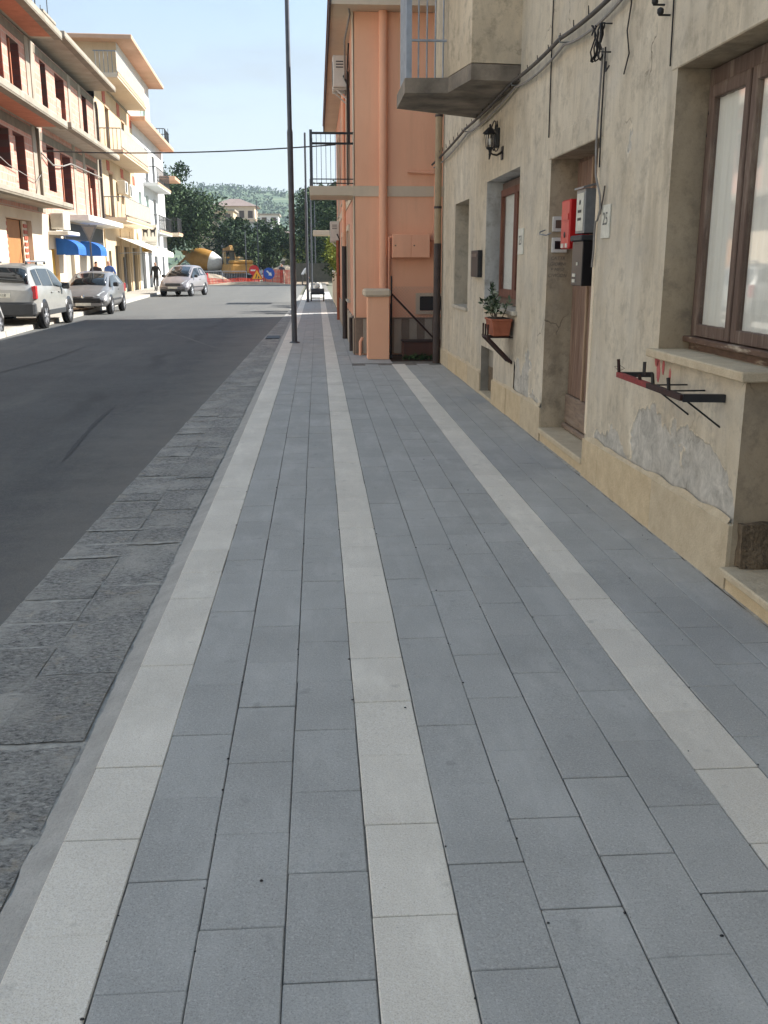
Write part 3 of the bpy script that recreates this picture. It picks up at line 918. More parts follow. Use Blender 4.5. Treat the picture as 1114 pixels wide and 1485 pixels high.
# crumbling cement bead over the plinth
for (a, b, z0, z1) in ((4.6, 7.34, .345, .30), (8.9, 11.44, .315, .285), (12.35, 16.45, .275, .245)):
    m = MB(); y = a; L = []
    while y < b:
        z = z0 + (z1 - z0) * (y - a) / (b - a)
        L.append((y, z, .012 + .02 * abs(mnoise.noise(Vector((1, y * 4, 2)))), z + .02 + .05 * abs(mnoise.noise(Vector((5, y * 2.2, 2)))))); y += .06
    for p, q in zip(L, L[1:]):
        m.quad((XW - p[2], p[0], p[1]), (XW - q[2], q[0], q[1]), (XW - .001, q[0], q[3]), (XW - .001, p[0], p[3]))
    m.build('cement_bead', M_limestone2, old, fix=False)
# rough stone blocks at the openings
m = MB(); m.bbox(XW - .005, XW + .2, 4.585, 4.60, .13, .36, b=.004)
def rough_block(x0, x1, y0, y1, z0, z1, sd, mat=M_roughst):
    b = bmesh.new(); bmesh.ops.create_cube(b, size=1)
    bmesh.ops.subdivide_edges(b, edges=list(b.edges), cuts=5, use_grid_fill=True)
    for v in b.verts:
        n = mnoise.noise(Vector((v.co.x * 3 + sd, v.co.y * 3, v.co.z * 3)))
        v.co = Vector(((x0 + x1) / 2 + v.co.x * (x1 - x0), (y0 + y1) / 2 + v.co.y * (y1 - y0), (z0 + z1) / 2 + v.co.z * (z1 - z0))) + v.co.normalized() * n * .022
    me = bpy.data.meshes.new('rough_stone'); b.to_mesh(me); b.free(); me.materials.append(mat)
    o = bpy.data.objects.new('rough_stone', me); COL.objects.link(o); attach(o, old); return o
rough_block(XW + .02, XW + .25, 4.50, 4.70, .13, .36, 3)
rough_block(XW + .10, XW + .3, 11.47, 12.31, .05, .36, 5)
pbox('blocked_panel', M_cement, old, XW + .10, XW + .2, 11.46, 12.32, .36, .615)
pbox('threshold', M_limestone2, old, XW - .02, XW + .3, 11.46, 12.32, 0, .045, b=.008)
# raised band over the door, plaster joints as thin raised edges
pbox('lintel_band', M_plaster, old, XW - .008, XW + .01, 7.28, 8.95, 2.513, 2.70, b=.004)
pbox('lintel_band', M_plaster, old, XW - .006, XW + .01, 3.2, 5.92, 2.703, 3.6, b=.003)
# steps
m = MB(); m.bbox(XW - .03, XW + .42, 7.365, 8.865, 0.085, .135, b=.008); m.build('door_step', M_limestone2, old)
m = MB(); m.box(XW - .005, XW + .42, 7.365, 8.865, 0, .084); m.build('step_riser', M_limestone, old)
m = MB(); m.bbox(XW - .06, XW + .42, 3.2, 4.565, 0.09, .13, b=.008); m.build('door_step', M_limestone2, old)
m = MB(); m.box(XW - .015, XW + .42, 3.22, 4.563, 0, .089); m.build('step_riser', M_limestone, old)

# --- far niche window: closed shutter in a dark frame
w = MB().box(XW + .26, XW + .30, 13.64, 14.91, 1.03, 2.46).build('window', M_wood, old)
for i in range(2):
    MB().bbox(XW + .235, XW + .262, 13.68 + i * .61, 13.68 + i * .61 + .58, 1.08, 2.42, b=.006).build('shutter', M_dkwood, w)

# --- middle window
w = thing_part = MB().box(XW + .19, XW + .25, 10.24, 10.31, 1.15, 2.56).box(XW + .19, XW + .25, 12.11, 12.18, 1.15, 2.56).box(XW + .19, XW + .25, 10.31, 12.11, 2.48, 2.56).box(XW + .19, XW + .25, 10.31, 12.11, 1.15, 1.23).build('window', M_wood, old)
for a, b in ((10.315, 11.20), (11.22, 12.105)):
    s = MB()
    s.box(XW + .16, XW + .205, a, a + .075, 1.235, 2.475).box(XW + .16, XW + .205, b - .075, b, 1.235, 2.475).box(XW + .16, XW + .205, a + .075, b - .075, 2.40, 2.475).box(XW + .16, XW + .205, a + .075, b - .075, 1.235, 1.33)
    s.build('sash', M_redwood, w)
    MB().box(XW + .178, XW + .184, a + .076, b - .076, 1.331, 2.399).build('pane', M_glass, w)
MB().box(XW + .207, XW + .211, 10.32, 12.1, 1.24, 2.47).build('curtain', M_curtain, w)

# --- near window: two casements, peeling lower rail
fx0, fx1 = XW + .19, XW + .275
w = MB().box(fx0, fx1, 5.75, 5.82, 1.20, 2.69).box(fx0, fx1, 4.58, 4.65, 1.20, 2.69).box(fx0, fx1, 4.65, 5.75, 2.60, 2.69).build('window', M_wood, old)
MB().bbox(XW + .14, XW + .285, 4.58, 5.82, 1.165, 1.20, b=.006).build('peeling_sill_rail', M_wood_peel, w)
MB().box(XW + .185, XW + .28, 4.58, 5.82, 1.10, 1.165).build('peeling_board', M_wood_peel, w)
for a, b in ((4.655, 5.19), (5.21, 5.745)):
    s = MB()
    q0, q1 = XW + .165, XW + .215
    s.bbox(q0, q1, a, a + .062, 1.205, 2.595, b=.005).bbox(q0, q1, b - .062, b, 1.205, 2.595, b=.005).bbox(q0, q1, a + .062, b - .062, 2.525, 2.595, b=.005).bbox(q0, q1, a + .062, b - .062, 1.205, 1.275, b=.005)
    s.build('sash', M_wood, w)
    MB().box(q0 + .02, q0 + .026, a + .063, b - .063, 1.276, 2.524).build('pane', M_glass, w)
m = MB()
for i in range(44):
    y0, y1 = 4.66 + i * .0247, 4.66 + (i + 1) * .0247
    m.quad((XW + .205 + .006 * sin(i * 1.3), y0, 1.22), (XW + .205 + .006 * sin((i + 1) * 1.3), y1, 1.22), (XW + .205 + .005 * sin((i + 1) * 1.3), y1, 2.58), (XW + .205 + .005 * sin(i * 1.3), y0, 2.58))
m.build('curtain', M_curtain, w)
for z in (2.5, 2.38):
    MB().tube([(XW + .20, 5.80, z), (XW + .20, 5.815, z - .02), (XW + .19, 5.80, z - .045)], .008, 6).build('hinge', M_black, w)
# door beside the near window
d = MB().box(XW + .24, XW + .28, 3.32, 4.55, .14, 2.69).build('door', M_wood, old)
for i in range(5):
    MB().bbox(XW + .215, XW + .241, 3.36 + i * .236, 3.36 + i * .236 + .23, .2, 2.6, b=.006).build('plank', M_wood, d)

# --- weathered door
d = MB().box(XW + .25, XW + .29, 7.37, 8.86, .14, 2.51).build('door', M_doorw, old)
b0 = 7.43
for i, wd in enumerate((.2, .19, .05, .2, .19, .04, .2, .2, .11)):
    MB().bbox(XW + (.205 if wd < .1 else .225), XW + .252, b0, b0 + wd - .006, .46, 2.48, b=.006).build('plank', M_doorw2 if wd < .1 else M_doorw, d)
    b0 += wd
MB().bbox(XW + .21, XW + .252, 7.42, 8.83, .19, .455, b=.01).build('bottom_rail', M_doorw3, d)
MB().bbox(XW + .185, XW + .252, 7.42, 8.83, .14, .188, b=.012).build('weather_bar', M_doorw3, d)
pbox('dark_gap', M_dark, d, XW + .20, XW + .255, 7.366, 7.415, .14, 2.5)
M_limewash = simple('lime_plaster_patch', S(240, 224, 198), S(224, 206, 178), 4, 0.92, 0.5, 40, fine=0.3)
# plaster edge broken off beside the door
m = MB(); L = []
z = .34
while z < 2.45:
    L.append((z, .05 + .035 * mnoise.noise(Vector((2, z * 2.3, 7))) + .02 * mnoise.noise(Vector((2, z * 9, 7))))); z += .05
for p, q in zip(L, L[1:]):
    m.quad((XW - .007, 7.36, p[0]), (XW - .007, 7.36 - p[1], p[0]), (XW - .007, 7.36 - q[1], q[0]), (XW - .007, 7.36, q[0]))
    m.quad((XW - .007, 7.36 - p[1], p[0]), (XW + .001, 7.36 - p[1] - .004, p[0]), (XW + .001, 7.36 - q[1] - .004, q[0]), (XW - .007, 7.36 - q[1], q[0]))
m.build('edge_moulding', M_limewash, old, fix=False)

# grey cement render where the plaster came off, ragged plates set proud a few millimetres
def ragged(name, cy, cz, ry, rz, sd, mat, th=.005, n=44, x=XW, zmin=None):
    pts = []
    for i in range(n):
        t = 2 * pi * i / n
        k = 1 + .38 * mnoise.noise(Vector((cos(t) * 1.3, sin(t) * 1.3, sd))) + .2 * mnoise.noise(Vector((cos(t) * 4, sin(t) * 4, sd))) + .08 * mnoise.noise(Vector((cos(t) * 9, sin(t) * 9, sd)))
        zz = cz + rz * sin(t) * k
        if zmin is not None: zz = max(zz, zmin + .02 * mnoise.noise(Vector((i, sd, 0))))
        pts.append((x + .001, cy + ry * cos(t) * k, zz))
    return MB().prism(pts, (-th, 0, 0)).build(name, mat, old)
M_cement_w = simple('grey_cement_render', S(206, 199, 186), S(168, 160, 148), 3.2, 0.94, 0.8, 26, fine=0.35, bdist=0.012)
# sprayed red paint marks under the sill
M_redmark = simple('red_spray', S(206, 120, 116), S(190, 92, 92), 12, 0.9, 0.1, 60)
for (cy, cz, ry, rz, sd) in ((5.84, 1.06, .035, .05, 1.), (5.80, .99, .03, .07, 2.), (5.60, .98, .016, .045, 3.), (5.72, 1.03, .02, .05, 6.)):
    ragged('red_paint_mark', cy, cz, ry, rz, sd, M_redmark, .0035, 26)

M_parapet = plaster_mat('parapet_plaster', S(226, 210, 184), S(204, 188, 162), S(176, 166, 150), 0.0)
# --- balcony of the old house
bal = MB(); bal.prism([(XW, 10.36, 3.40), (1.56, 10.30, 3.40), (1.43, 11.08, 3.40), (.97, 11.12, 3.40), (.97, 12.2, 3.40), (XW, 12.94, 3.40)], (0, 0, .15))
balo = bal.build('balcony', M_cement_dk, old)
m = MB(); m.prism([(XW, 10.37, 3.56), (1.562, 10.31, 3.56), (1.432, 11.09, 3.56), (1.432, 12.4, 3.56), (XW, 12.4, 3.56)], (0, 0, 2.4))
m.build('parapet', M_parapet, balo)
m = MB(); m.box(.985, 1.045, 11.14, 11.20, 3.55, 4.95); m.build('post', M_alu, balo)
for i, x in enumerate((1.12, 1.21, 1.30, 1.385)):
    MB().tube([(x, 11.17, 3.55), (x, 11.17, 4.92)], .009, 6).build('baluster', M_alu, balo)
for j in range(9):
    MB().tube([(1.01, 11.3 + j * .1, 3.55), (1.01, 11.3 + j * .1, 4.92)], .009, 6).build('baluster', M_alu, balo)
MB().box(1.0, 1.42, 11.155, 11.185, 4.0 - .36 + .28, 4.0 - .36 + .30).build('rail', M_alu, balo)
MB().box(.99, 1.42, 11.15, 11.19, 4.92, 4.97).build('rail', M_alu, balo)
MB().box(.99, 1.03, 11.19, 12.2, 4.92, 4.97).build('rail', M_alu, balo)

# ================================================================== THINGS ON THE OLD WALL
# corner downpipe
dp = thing('downpipe', (2.0, 16.42, 0), 'corner downpipe, beige above and dark brown below, on the old house', 'downpipe')
MB().tube([(1.985, 16.42, 1.9), (1.985, 16.42, 7.5)], .055, 12).build('upper_pipe', M_beige_pipe, dp)
MB().tube([(1.985, 16.40, 0.0), (1.985, 16.40, 1.95)], .06, 12).build('lower_pipe', M_brown_pipe, dp)
for z in (2.5, 3.9, 5.2):
    MB().tube([(1.985, 16.42, z), (1.985, 16.42, z + .035)], .064, 12).build('clamp', M_brown_pipe, dp)

# letterbox
lb = thing('letterbox', (XW, 12.75, 1.46), 'small black letterbox on the wall beside the middle window', 'letterbox')
pbox('case', M_black, lb, XW - .06, XW - .001, 12.40, 12.95, 1.46, 1.79, b=.006)
pbox('flap', M_blackpl, lb, XW - .066, XW - .061, 12.46, 12.9, 1.71, 1.75)

# wall lantern
lx, ly = 1.88, 10.97
LM = Matrix.Translation((lx, ly, 2.92)) @ Matrix.Scale(.78, 4)
ln = thing('wall_lantern', (XW, 11.2, 2.75), 'black hexagonal wall lantern on a curved arm under the balcony', 'lantern')
m = MB(); m.lathe([(0.0, .20), (.012, .20), (.018, .175), (.012, .165), (.045, .14), (.10, .085), (.105, .075), (.085, .07)], 6, LM, sm=False)
m.build('lamp_cap', M_black, ln)
m = MB(); m.lathe([(.072, .07), (.05, -.10)], 6, LM, sm=False); m.build('pane', M_glass, ln)
for k in range(6):
    t = 2 * pi * k / 6
    MB().bar(LM @ Vector((.074 * cos(t), .074 * sin(t), .07)), LM @ Vector((.052 * cos(t), .052 * sin(t), -.1)), .007, .007).build('glazing_bar', M_black, ln)
m = MB(); m.lathe([(.055, -.10), (.05, -.12), (.02, -.14), (.012, -.18), (.018, -.195), (0, -.22)], 8, LM); m.build('finial', M_black, ln)
MB().tube([(lx, ly, 2.80), (lx + .04, ly + .05, 2.775), (lx + .10, ly + .13, 2.775), (lx + .15, ly + .2, 2.80), (XW, ly + .25, 2.83)], [.007, .009, .011, .013, .016], 8).build('arm', M_black, ln)
pbox('back_plate', M_black, ln, XW - .014, XW - .001, ly + .2, ly + .3, 2.74, 2.88, b=.004)
MB().tube([(lx, ly, 2.93), (lx, ly, 2.87)], .014, 8).build('bulb', M_white, ln)

# number plates
XT, YT = (0, -1, 0), (0, 0, 1)
n23 = thing('number_plate', (XW, 10.06, 1.71), 'worn white house number plate by the middle window', 'number plate')
MB().bbox(XW - .012, XW - .001, 9.915, 10.165, 1.715, 1.97, b=.002).build('plate', M_paper, n23)
textmesh('number', '23', .13, M_ink, n23, (XW - .0135, 10.04, 1.85), XT, YT)
n25 = thing('number_plate', (XW, 7.08, 1.80), 'worn white house number plate to the right of the brown door', 'number plate')
MB().bbox(XW - .012, XW - .001, 6.975, 7.175, 1.80, 2.03, b=.002).build('plate', M_paper, n25)
textmesh('number', '25', .125, M_ink, n25, (XW - .0135, 7.075, 1.93), XT, YT)

# letterboxes hanging on the door
mb1 = thing('letterbox', (2.2, 8.42, 1.73), 'bright red letterbox hanging on the brown door', 'letterbox')
pbox('case', M_red, mb1, 2.10, 2.285, 8.26, 8.54, 1.745, 2.145, b=.012)
pbox('flap', M_red, mb1, 2.094, 2.10, 8.29, 8.51, 1.98, 2.03)
pbox('label_window', M_paper, mb1, 2.095, 2.10, 8.30, 8.36, 1.755, 1.79)
pbox('label_window', M_paper, mb1, 2.095, 2.10, 8.42, 8.50, 1.755, 1.79)
MB().lathe([(0, .004), (.022, .003), (.026, 0)], 14, Matrix.Translation((2.098, 8.40, 1.86)) @ Matrix.Rotation(-pi / 2, 4, 'Y')).build('lock', M_black, mb1)
mb2 = thing('letterbox', (2.2, 8.1, 1.86), 'grey steel letterbox hanging on the door above the black one', 'letterbox')
pbox('case', M_steel, mb2, 2.12, 2.285, 7.87, 8.13, 1.86, 2.20, b=.004)
pbox('lid', M_steel, mb2, 2.10, 2.285, 7.86, 8.14, 2.20, 2.215, fn=lambda x, y, z: (x, y, z + (x - 2.1) * .25))
pbox('front_label', M_paper, mb2, 2.115, 2.119, 7.90, 8.10, 1.88, 2.17)
MB().lathe([(0, .003), (.02, .002), (.02, 0)], 12, Matrix.Translation((2.1145, 8.0, 2.10)) @ Matrix.Rotation(-pi / 2, 4, 'Y')).build('lock', M_black, mb2)
for z in (2.02, 1.96):
    pbox('print', M_inkd, mb2, 2.1135, 2.1148, 7.95, 8.06, z, z + .022)
mb3 = thing('letterbox', (2.2, 8.1, 1.45), 'tall black letterbox hanging lowest on the brown door', 'letterbox')
pbox('case', M_blackpl, mb3, 2.10, 2.285, 7.80, 8.12, 1.45, 1.80, b=.006)
pbox('hood', M_plastic, mb3, 2.08, 2.285, 7.79, 8.13, 1.80, 1.845, b=.008)
pbox('label_window', M_paper, mb3, 2.094, 2.10, 7.99, 8.07, 1.475, 1.50)
pbox('label_window', M_paper, mb3, 2.094, 2.10, 7.99, 8.07, 1.52, 1.545)
pbox('label_window', M_paper, mb3, 2.094, 2.10, 7.93, 7.96, 1.61, 1.635)
# bells on the far jamb
for i, (z, nm) in enumerate(((1.90, 'doorbell panel with a brown insert, upper one on the door jamb'), (1.72, 'doorbell panel with a black insert, lower one on the door jamb'))):
    bp = thing('doorbell_panel', (2.16, 8.86, z), 'small cream ' + nm, 'doorbell')
    pbox('case', M_white, bp, 2.10, 2.24, 8.842, 8.869, z, z + .13, b=.004)
    pbox('insert', M_wood if i == 0 else M_blackpl, bp, 2.125, 2.215, 8.838, 8.842, z + .03, z + .10)
M_writ = simple('faded_writing', S(104, 96, 86), S(140, 130, 116), 40, 0.9, 0.0, fine=0.0)
hw = thing('wall_writing', (2.2, 8.87, 1.5), 'four lines of dark hand-painted capitals on the grimy door jamb', 'writing')
for i, s in enumerate(('CATTR', 'GIORNI', 'P MESE', 'CIVICON')):
    textmesh('writing_line', s, .042, M_writ, hw, (2.165, 8.868, 1.67 - i * .05), (1, 0, 0), (0, 0, 1), shear=.2)
hk = tag(MB().tube([(XW - .002, 8.99, 1.92), (XW - .05, 8.99, 1.90), (XW - .06, 8.95, 1.88), (XW - .02, 8.87, 1.87), (XW + .02, 8.85, 1.89)], .006, 6).build('bent_bracket', M_steel), 'thin bent metal hook at the door corner', 'hook')

# planter shelf with flower pot
br = thing('planter_bracket', (XW, 10.5, .6), 'dark red slanted iron bracket under the terracotta planter', 'bracket')
for i, y in enumerate((10.33, 10.47, 10.62)):
    MB().bar((XW, y, .59 + .0 * i), (1.80, y, .86), .05, .03).build('strut', M_rust, br)
    MB().bar((1.80, y, .85), (1.80, y, 1.0), .014, .014).build('prong', M_rust, br)
    MB().bar((1.80, y, .862), (XW, y, .862), .03, .012).build('shelf_bar', M_rust, br)
MB().bar((1.80, 10.30, .868), (1.80, 10.66, .868), .02, .02).build('front_bar', M_rust, br)
pot = thing('planter', (1.93, 10.45, .885), 'terracotta window box on the wall bracket by the middle window', 'planter')
m = MB()
def trough(x, y, z): return (1.935 + x * (.085 + .02 * z), 10.46 + y * (.20 + .02 * z), .88 + .17 * z)
m.bbox(-1, 1, -1, 1, 0, 1, b=.05, fn=trough); m.build('box', M_terra, pot)
m = MB(); m.bbox(1.935 - .113, 1.935 + .113, 10.46 - .228, 10.46 + .228, 1.035, 1.058, b=.006); m.build('rim', M_terra, pot)
MB().box(1.84, 2.03, 10.25, 10.67, 1.058, 1.062).build('soil', M_soil, pot)

def leaves_mesh(name, pts, size, mat, jit=0.5, long=1.6, dirs=None):
    """many small folded leaves; leafvar attribute varies the colour"""
    vs = []; fs = []; var = []
    for i, p in enumerate(pts):
        s = size * random.uniform(.6, 1.35)
        if dirs: d = Vector(dirs[i])
        else: d = Vector((random.gauss(0, 1), random.gauss(0, 1), random.gauss(.15, .8)))
        if d.length < 1e-3: d = Vector((0, 0, 1))
        d.normalize()
        a = d.orthogonal().normalized()
        a.rotate(Matrix.Rotation(random.uniform(0, 2 * pi), 3, d))
        n = d.cross(a)
        p = Vector(p)
        o = len(vs)
        vs += [p, p + d * s * long * .5 + a * s * .42 + n * s * .12, p + d * s * long, p + d * s * long * .5 - a * s * .42 + n * s * .12]
        fs += [(o, o + 1, o + 2), (o, o + 2, o + 3)]
        v = random.random(); var += [v, v]
    me = bpy.data.meshes.new(name); me.from_pydata([tuple(q) for q in vs], [], fs)
    at = me.attributes.new('leafvar', 'FLOAT', 'FACE'); at.data.foreach_set('value', var)
    me.materials.append(mat)
    return me
def meshobj(name, me, parent=None):
    o = bpy.data.objects.new(name, me); COL.objects.link(o)
    if parent is not None: attach(o, parent)
    return o
pl = thing('potted_shrub', (1.93, 10.46, 1.06), 'small shrub with dark and pale variegated leaves in the window box', 'plant')
P = []; D = []
for k in range(11):
    bx, by = 1.93 + random.uniform(-.06, .06), 10.46 + random.uniform(-.16, .18)
    tx, ty, tz = bx + random.uniform(-.12, .08), by + random.uniform(-.12, .16), 1.06 + random.uniform(.16, .36)
    if k < 4: tz += .05; ty += .06
    m = MB(); m.tube([(bx, by, 1.05), ((bx + tx) / 2 + .01, (by + ty) / 2, (1.05 + tz) / 2), (tx, ty, tz)], [.005, .004, .002], 5); m.build('stem', M_bark, pl)
    for j in range(26):
        t = random.uniform(.25, 1.02)
        P.append((bx + (tx - bx) * t, by + (ty - by) * t, 1.05 + (tz - 1.05) * t))
        D.append((random.gauss(0, 1), random.gauss(0, 1), random.gauss(.5, .6)))
meshobj('foliage', leaves_mesh('foliage', P, .032, M_leaf3, dirs=D, long=2.0), pl)

# long empty flower shelf bracket on the near wall
fb = thing('flower_shelf_bracket', (XW, 5.3, .8), 'empty iron flower shelf, red at one end and black at the other', 'bracket')
X0 = 1.86
MB().bar((X0, 5.92, .955), (X0, 5.36, .955), .03, .03).build('front_bar', M_redpaint, fb)
MB().bar((X0, 5.36, .955), (X0, 4.83, .955), .03, .03).build('front_bar', M_rust, fb)
MB().bar((X0, 4.83, .955), (XW, 4.80, .955), .03, .04).build('end_bar', M_black, fb)
MB().bar((X0, 5.92, .955), (XW, 5.90, .955), .03, .03).build('end_bar', M_black, fb)
for y in (5.32, 5.06):
    MB().bar((X0, y, .962), (XW, y, .962), .008, .008).build('cross_bar', M_black, fb)
for y, hh in ((5.91, 1.05), (5.50, 1.0), (5.28, 1.03), (5.03, 1.035)):
    MB().bar((X0, y, .955), (X0 - .006, y + .01, hh), .016, .012).build('prong', M_rust if y > 5.4 else M_black, fb)
MB().bar((X0 + .1, 5.74, .97), (X0 + .1, 5.74, 1.05), .016, .012).build('prong', M_black, fb)
for y in (5.30, 4.86):
    MB().tube([(X0 + .02, y, .945), (XW, y - .03, .80)], .005, 6).build('stay', M_black, fb)
MB().tube([(X0, 5.93, .98), (X0 - .02, 5.95, 1.0), (X0 + .01, 5.93, 1.01), (X0 + .03, 5.90, .995), (X0, 5.92, .975)], .002, 5).build('wire_twist', M_rust, fb)

# --- cables along the wall
cb = thing('cable_bundle', (XW, 10, 3.3), 'twisted grey cable bundle running up along the old house wall', 'cable')
def sag(y0, y1, z0, z1, s, n=14, x=XW - .07, wob=0.0):
    L = []
    for i in range(n + 1):
        t = i / n
        L.append((x + wob * sin(i * 2.1), y0 + (y1 - y0) * t, z0 + (z1 - z0) * t - s * 4 * t * (1 - t) + wob * .4 * sin(i * 3.3)))
    return L
nodes = [(17.4, 3.27), (13.6, 3.36), (10.4, 3.40), (8.4, 3.39), (6.8, 3.36), (4.6, 3.42), (1.0, 3.45), (-3, 3.4)]
for k in range(2):
    L = []
    for (a, za), (b, zb) in zip(nodes, nodes[1:]):
        L += sag(a, b, za - k * .05, zb - k * .05, .02 + .03 * k, 10, XW - .075 + .03 * k)[:-1]
    MB().tube(L, .017 - .006 * k, 7).build('cable', M_cable if k == 0 else M_wirelt, cb)
y = 16.8
while y > 6.2:
    z = 3.33 + .05 * (1 - (y - 6) / 11)
    MB().tube([(XW - .075, y, z), (XW - .085, y - .02, z + .055)], [.006, .004], 5).build('tie', M_black, cb)
    y -= .42
for y, z in ((13.6, 3.36), (10.4, 3.40), (8.4, 3.39), (6.8, 3.36)):
    MB().tube([(XW, y, z - .03), (XW - .08, y, z - .03), (XW - .09, y, z + .02)], .007, 6).build('hook', M_steel, cb)
co = thing('cable_coil', (XW, 11.6, 3.0), 'tangle of looped wires on the wall beside the lantern', 'cable')
for k in range(3):
    c = Vector((XW - .05 - .015 * k, 11.35 + .12 * k, 3.0 + .05 * (k % 2)))
    L = [c + Vector((.01 * sin(i), .12 * cos(i * .5 + k), .16 * sin(i * .5 + k) - .03 * k)) for i in range(14)]
    MB().tube(L, .007, 6).build('loop', M_wire, co)
pbox('junction_box', M_plastic, co, XW - .05, XW - .001, 11.42, 11.58, 2.9, 3.1, b=.004)
c2 = thing('cable_coil', (XW, 7.2, 3.1), 'knot of dark wires and a metal bracket above the door', 'cable')
for k in range(5):
    c = Vector((XW - .04 - .012 * k, 7.30 + .015 * k, 3.14))
    L = [c + Vector((.012 * sin(i * 1.7 + k), .03 * cos(i * .9 + k), .12 * sin(i * .45 + k))) for i in range(12)]
    MB().tube(L, .006, 6).build('loop', M_wire, c2)
MB().tube([(XW - .02, 7.13, 3.22), (XW - .1, 7.13, 3.22), (XW - .1, 7.13, 3.04), (XW - .02, 7.13, 3.04)], .006, 6).build('bracket', M_black, c2)
MB().tube([(XW - .015, 7.25, 3.0), (XW - .03, 7.2, 2.93), (XW - .03, 7.12, 2.95)], .006, 6).build('hook', M_black, c2)
c3 = thing('drop_cable', (XW, 7.2, 1.6), 'thin cables dropping from the bundle past the door to the number plate', 'cable')
MB().tube([(XW - .03, 7.30, 3.1), (XW - .03, 7.33, 2.7), (XW - .03, 7.345, 2.45), (XW - .035, 7.30, 2.25), (XW - .03, 7.18, 2.10), (XW - .03, 7.155, 2.0), (XW - .03, 7.21, 1.93), (XW - .03, 7.26, 1.92), (XW - .03, 7.275, 1.83), (XW - .03, 7.27, 1.72), (XW - .02, 7.33, 1.6)], .008, 7).build('cable', M_wirelt, c3)
MB().tube([(XW - .02, 7.27, 3.1), (XW - .02, 7.28, 2.6), (XW - .015, 7.285, 2.3)], .006, 6).build('cable', M_wire, c3)
MB().tube([(XW - .02, 7.19, 1.97), (XW - .02, 7.12, 2.10), (XW - .02, 7.10, 2.16)], .006, 6).build('cable_end', M_cable, c3)
tag(MB().tube([(XW - .012, 8.99, 7.0), (XW - .012, 8.98, 3.6), (XW - .012, 8.955, 2.70)], .006, 6).build('vertical_cable', M_wire), 'thin black vertical cable above the left corner of the brown door', 'cable')
tag(MB().tube([(XW - .012, 5.94, 7.0), (XW - .012, 5.95, 3.3), (XW - .012, 5.93, 2.73)], .005, 6).build('vertical_cable', M_wire), 'thin black vertical cable above the corner of the near window', 'cable')
tag(MB().tube([(XW - .02, 6.75, 3.4), (XW - .02, 6.72, 3.25), (XW - .02, 6.78, 3.1), (XW - .02, 6.71, 2.95), (XW - .02, 6.80, 2.84)], .005, 6).build('loose_wire', M_wire), 'loose dangling end of dark wire high on the wall', 'wire')
for y, z, lb_ in ((6.13, 3.10, 'left'), (6.02, 3.02, 'right')):
    h = thing('wall_hook', (XW, y, z), 'small dark iron hook at the upper edge of the wall, the %s one of two' % lb_, 'hook')
    MB().tube([(XW, y, z), (XW - .07, y, z)], .006, 6).build('pin', M_black, h)
    MB().lathe([(.012, 0), (.02, .01), (.02, .03), (.008, .04)], 8, Matrix.Translation((XW - .06, y, z))).build('insulator', M_black, h)

# ================================================================== ORANGE HOUSE
XO, YO = 0.68, 18.0
oh = thing('orange_house', (2.0, 18, 0), 'orange rendered house with a cream floor band beyond the old house', 'house')
def PF(u, z, d): return (u, YO + d, z)
def PS(u, z, d): return (XO + d, u, z)
m = MB(); wall_grid(m, PF, XO, 8, 0, 5.78, [(1.865, 2.45, .79, 1.05)], .12)
m.build('front_wall', M_orange, oh, fix=False)
SIDE = [(20.2, 21.5, 2.98, 5.1), (24.5, 25.8, 3.1, 5.0), (29.0, 30.3, 2.98, 5.1), (20.6, 21.9, .9, 2.3), (25.2, 26.4, 0.0, 2.3), (30.2, 31.3, .9, 2.3)]
m = MB(); wall_grid(m, PS, YO, 33.4, 0, 5.78, SIDE, .14)
m.build('street_wall', M_pink, oh, fix=False)
MB().box(XO + .3, 8, YO + .3, 33.39, 0, 5.77).build('core', M_dark, oh)
m = MB(); m.quad((XO, 33.4, 0), (XO, 33.4, 5.78), (8, 33.4, 5.78), (8, 33.4, 0)); m.build('rear_wall', M_pink, oh, fix=False)
for a in SIDE:
    w = MB().box(XO + .10, XO + .16, a[0], a[1], a[2], a[3]).build('window' if a[2] > .5 else 'door', M_redwood, oh)
    n = int((a[3] - a[2]) / .07)
    sl = MB()
    for i in range(n):
        sl.box(XO + .08, XO + .101, a[0] + .05, a[1] - .05, a[2] + .03 + i * .07, a[2] + .088 + i * .07)
    tag(sl.build('shutter_slats', M_redwood, w), kind='stuff')
    m = MB(); t = .11
    m.box(XO - .03, XO + .005, a[0] - t, a[0] - .002, a[2] - .02, a[3] + t).box(XO - .03, XO + .005, a[1] + .002, a[1] + t, a[2] - .02, a[3] + t).box(XO - .03, XO + .005, a[0] - .002, a[1] + .002, a[3] + .002, a[3] + t)
    m.build('surround', M_cream, w)
    if a[2] > .5: MB().box(XO - .06, XO + .1, a[0] - .13, a[1] + .13, a[2] - .06, a[2] - .021).build('sill', M_sillm, w)
# floor bands and corner trim
MB().box(XO - .022, 8, YO - .022, YO + .01, 2.785, 2.962).build('floor_band', M_cream, oh)
MB().box(XO - .02, XO + .01, YO + .012, 33.4, 2.785, 2.962).build('floor_band', M_cream, oh)
MB().box(XO - .012, XO + .012, YO + .0, YO + .5, 0.66, 2.783).build('corner_trim', M_cream, oh)
MB().box(XO - .012, XO + .012, YO + .0, YO + .5, 2.964, 5.77).build('corner_trim', M_cream, oh)
# roof and eaves
ev = MB(); ev.box(.305, 8.4, 17.55, 33.8, 5.785, 5.93); evo = ev.build('eave', M_cream, oh)
MB().box(.27, .303, 17.53, 33.82, 5.76, 5.99).build('eave_board', M_roofbrown, evo)
MB().prism([(.25, 17.5, 5.995), (8.45, 17.5, 5.995), (4.35, 17.5, 7.3)], (0, 16.35, 0)).build('roof', M_rooftile, oh)
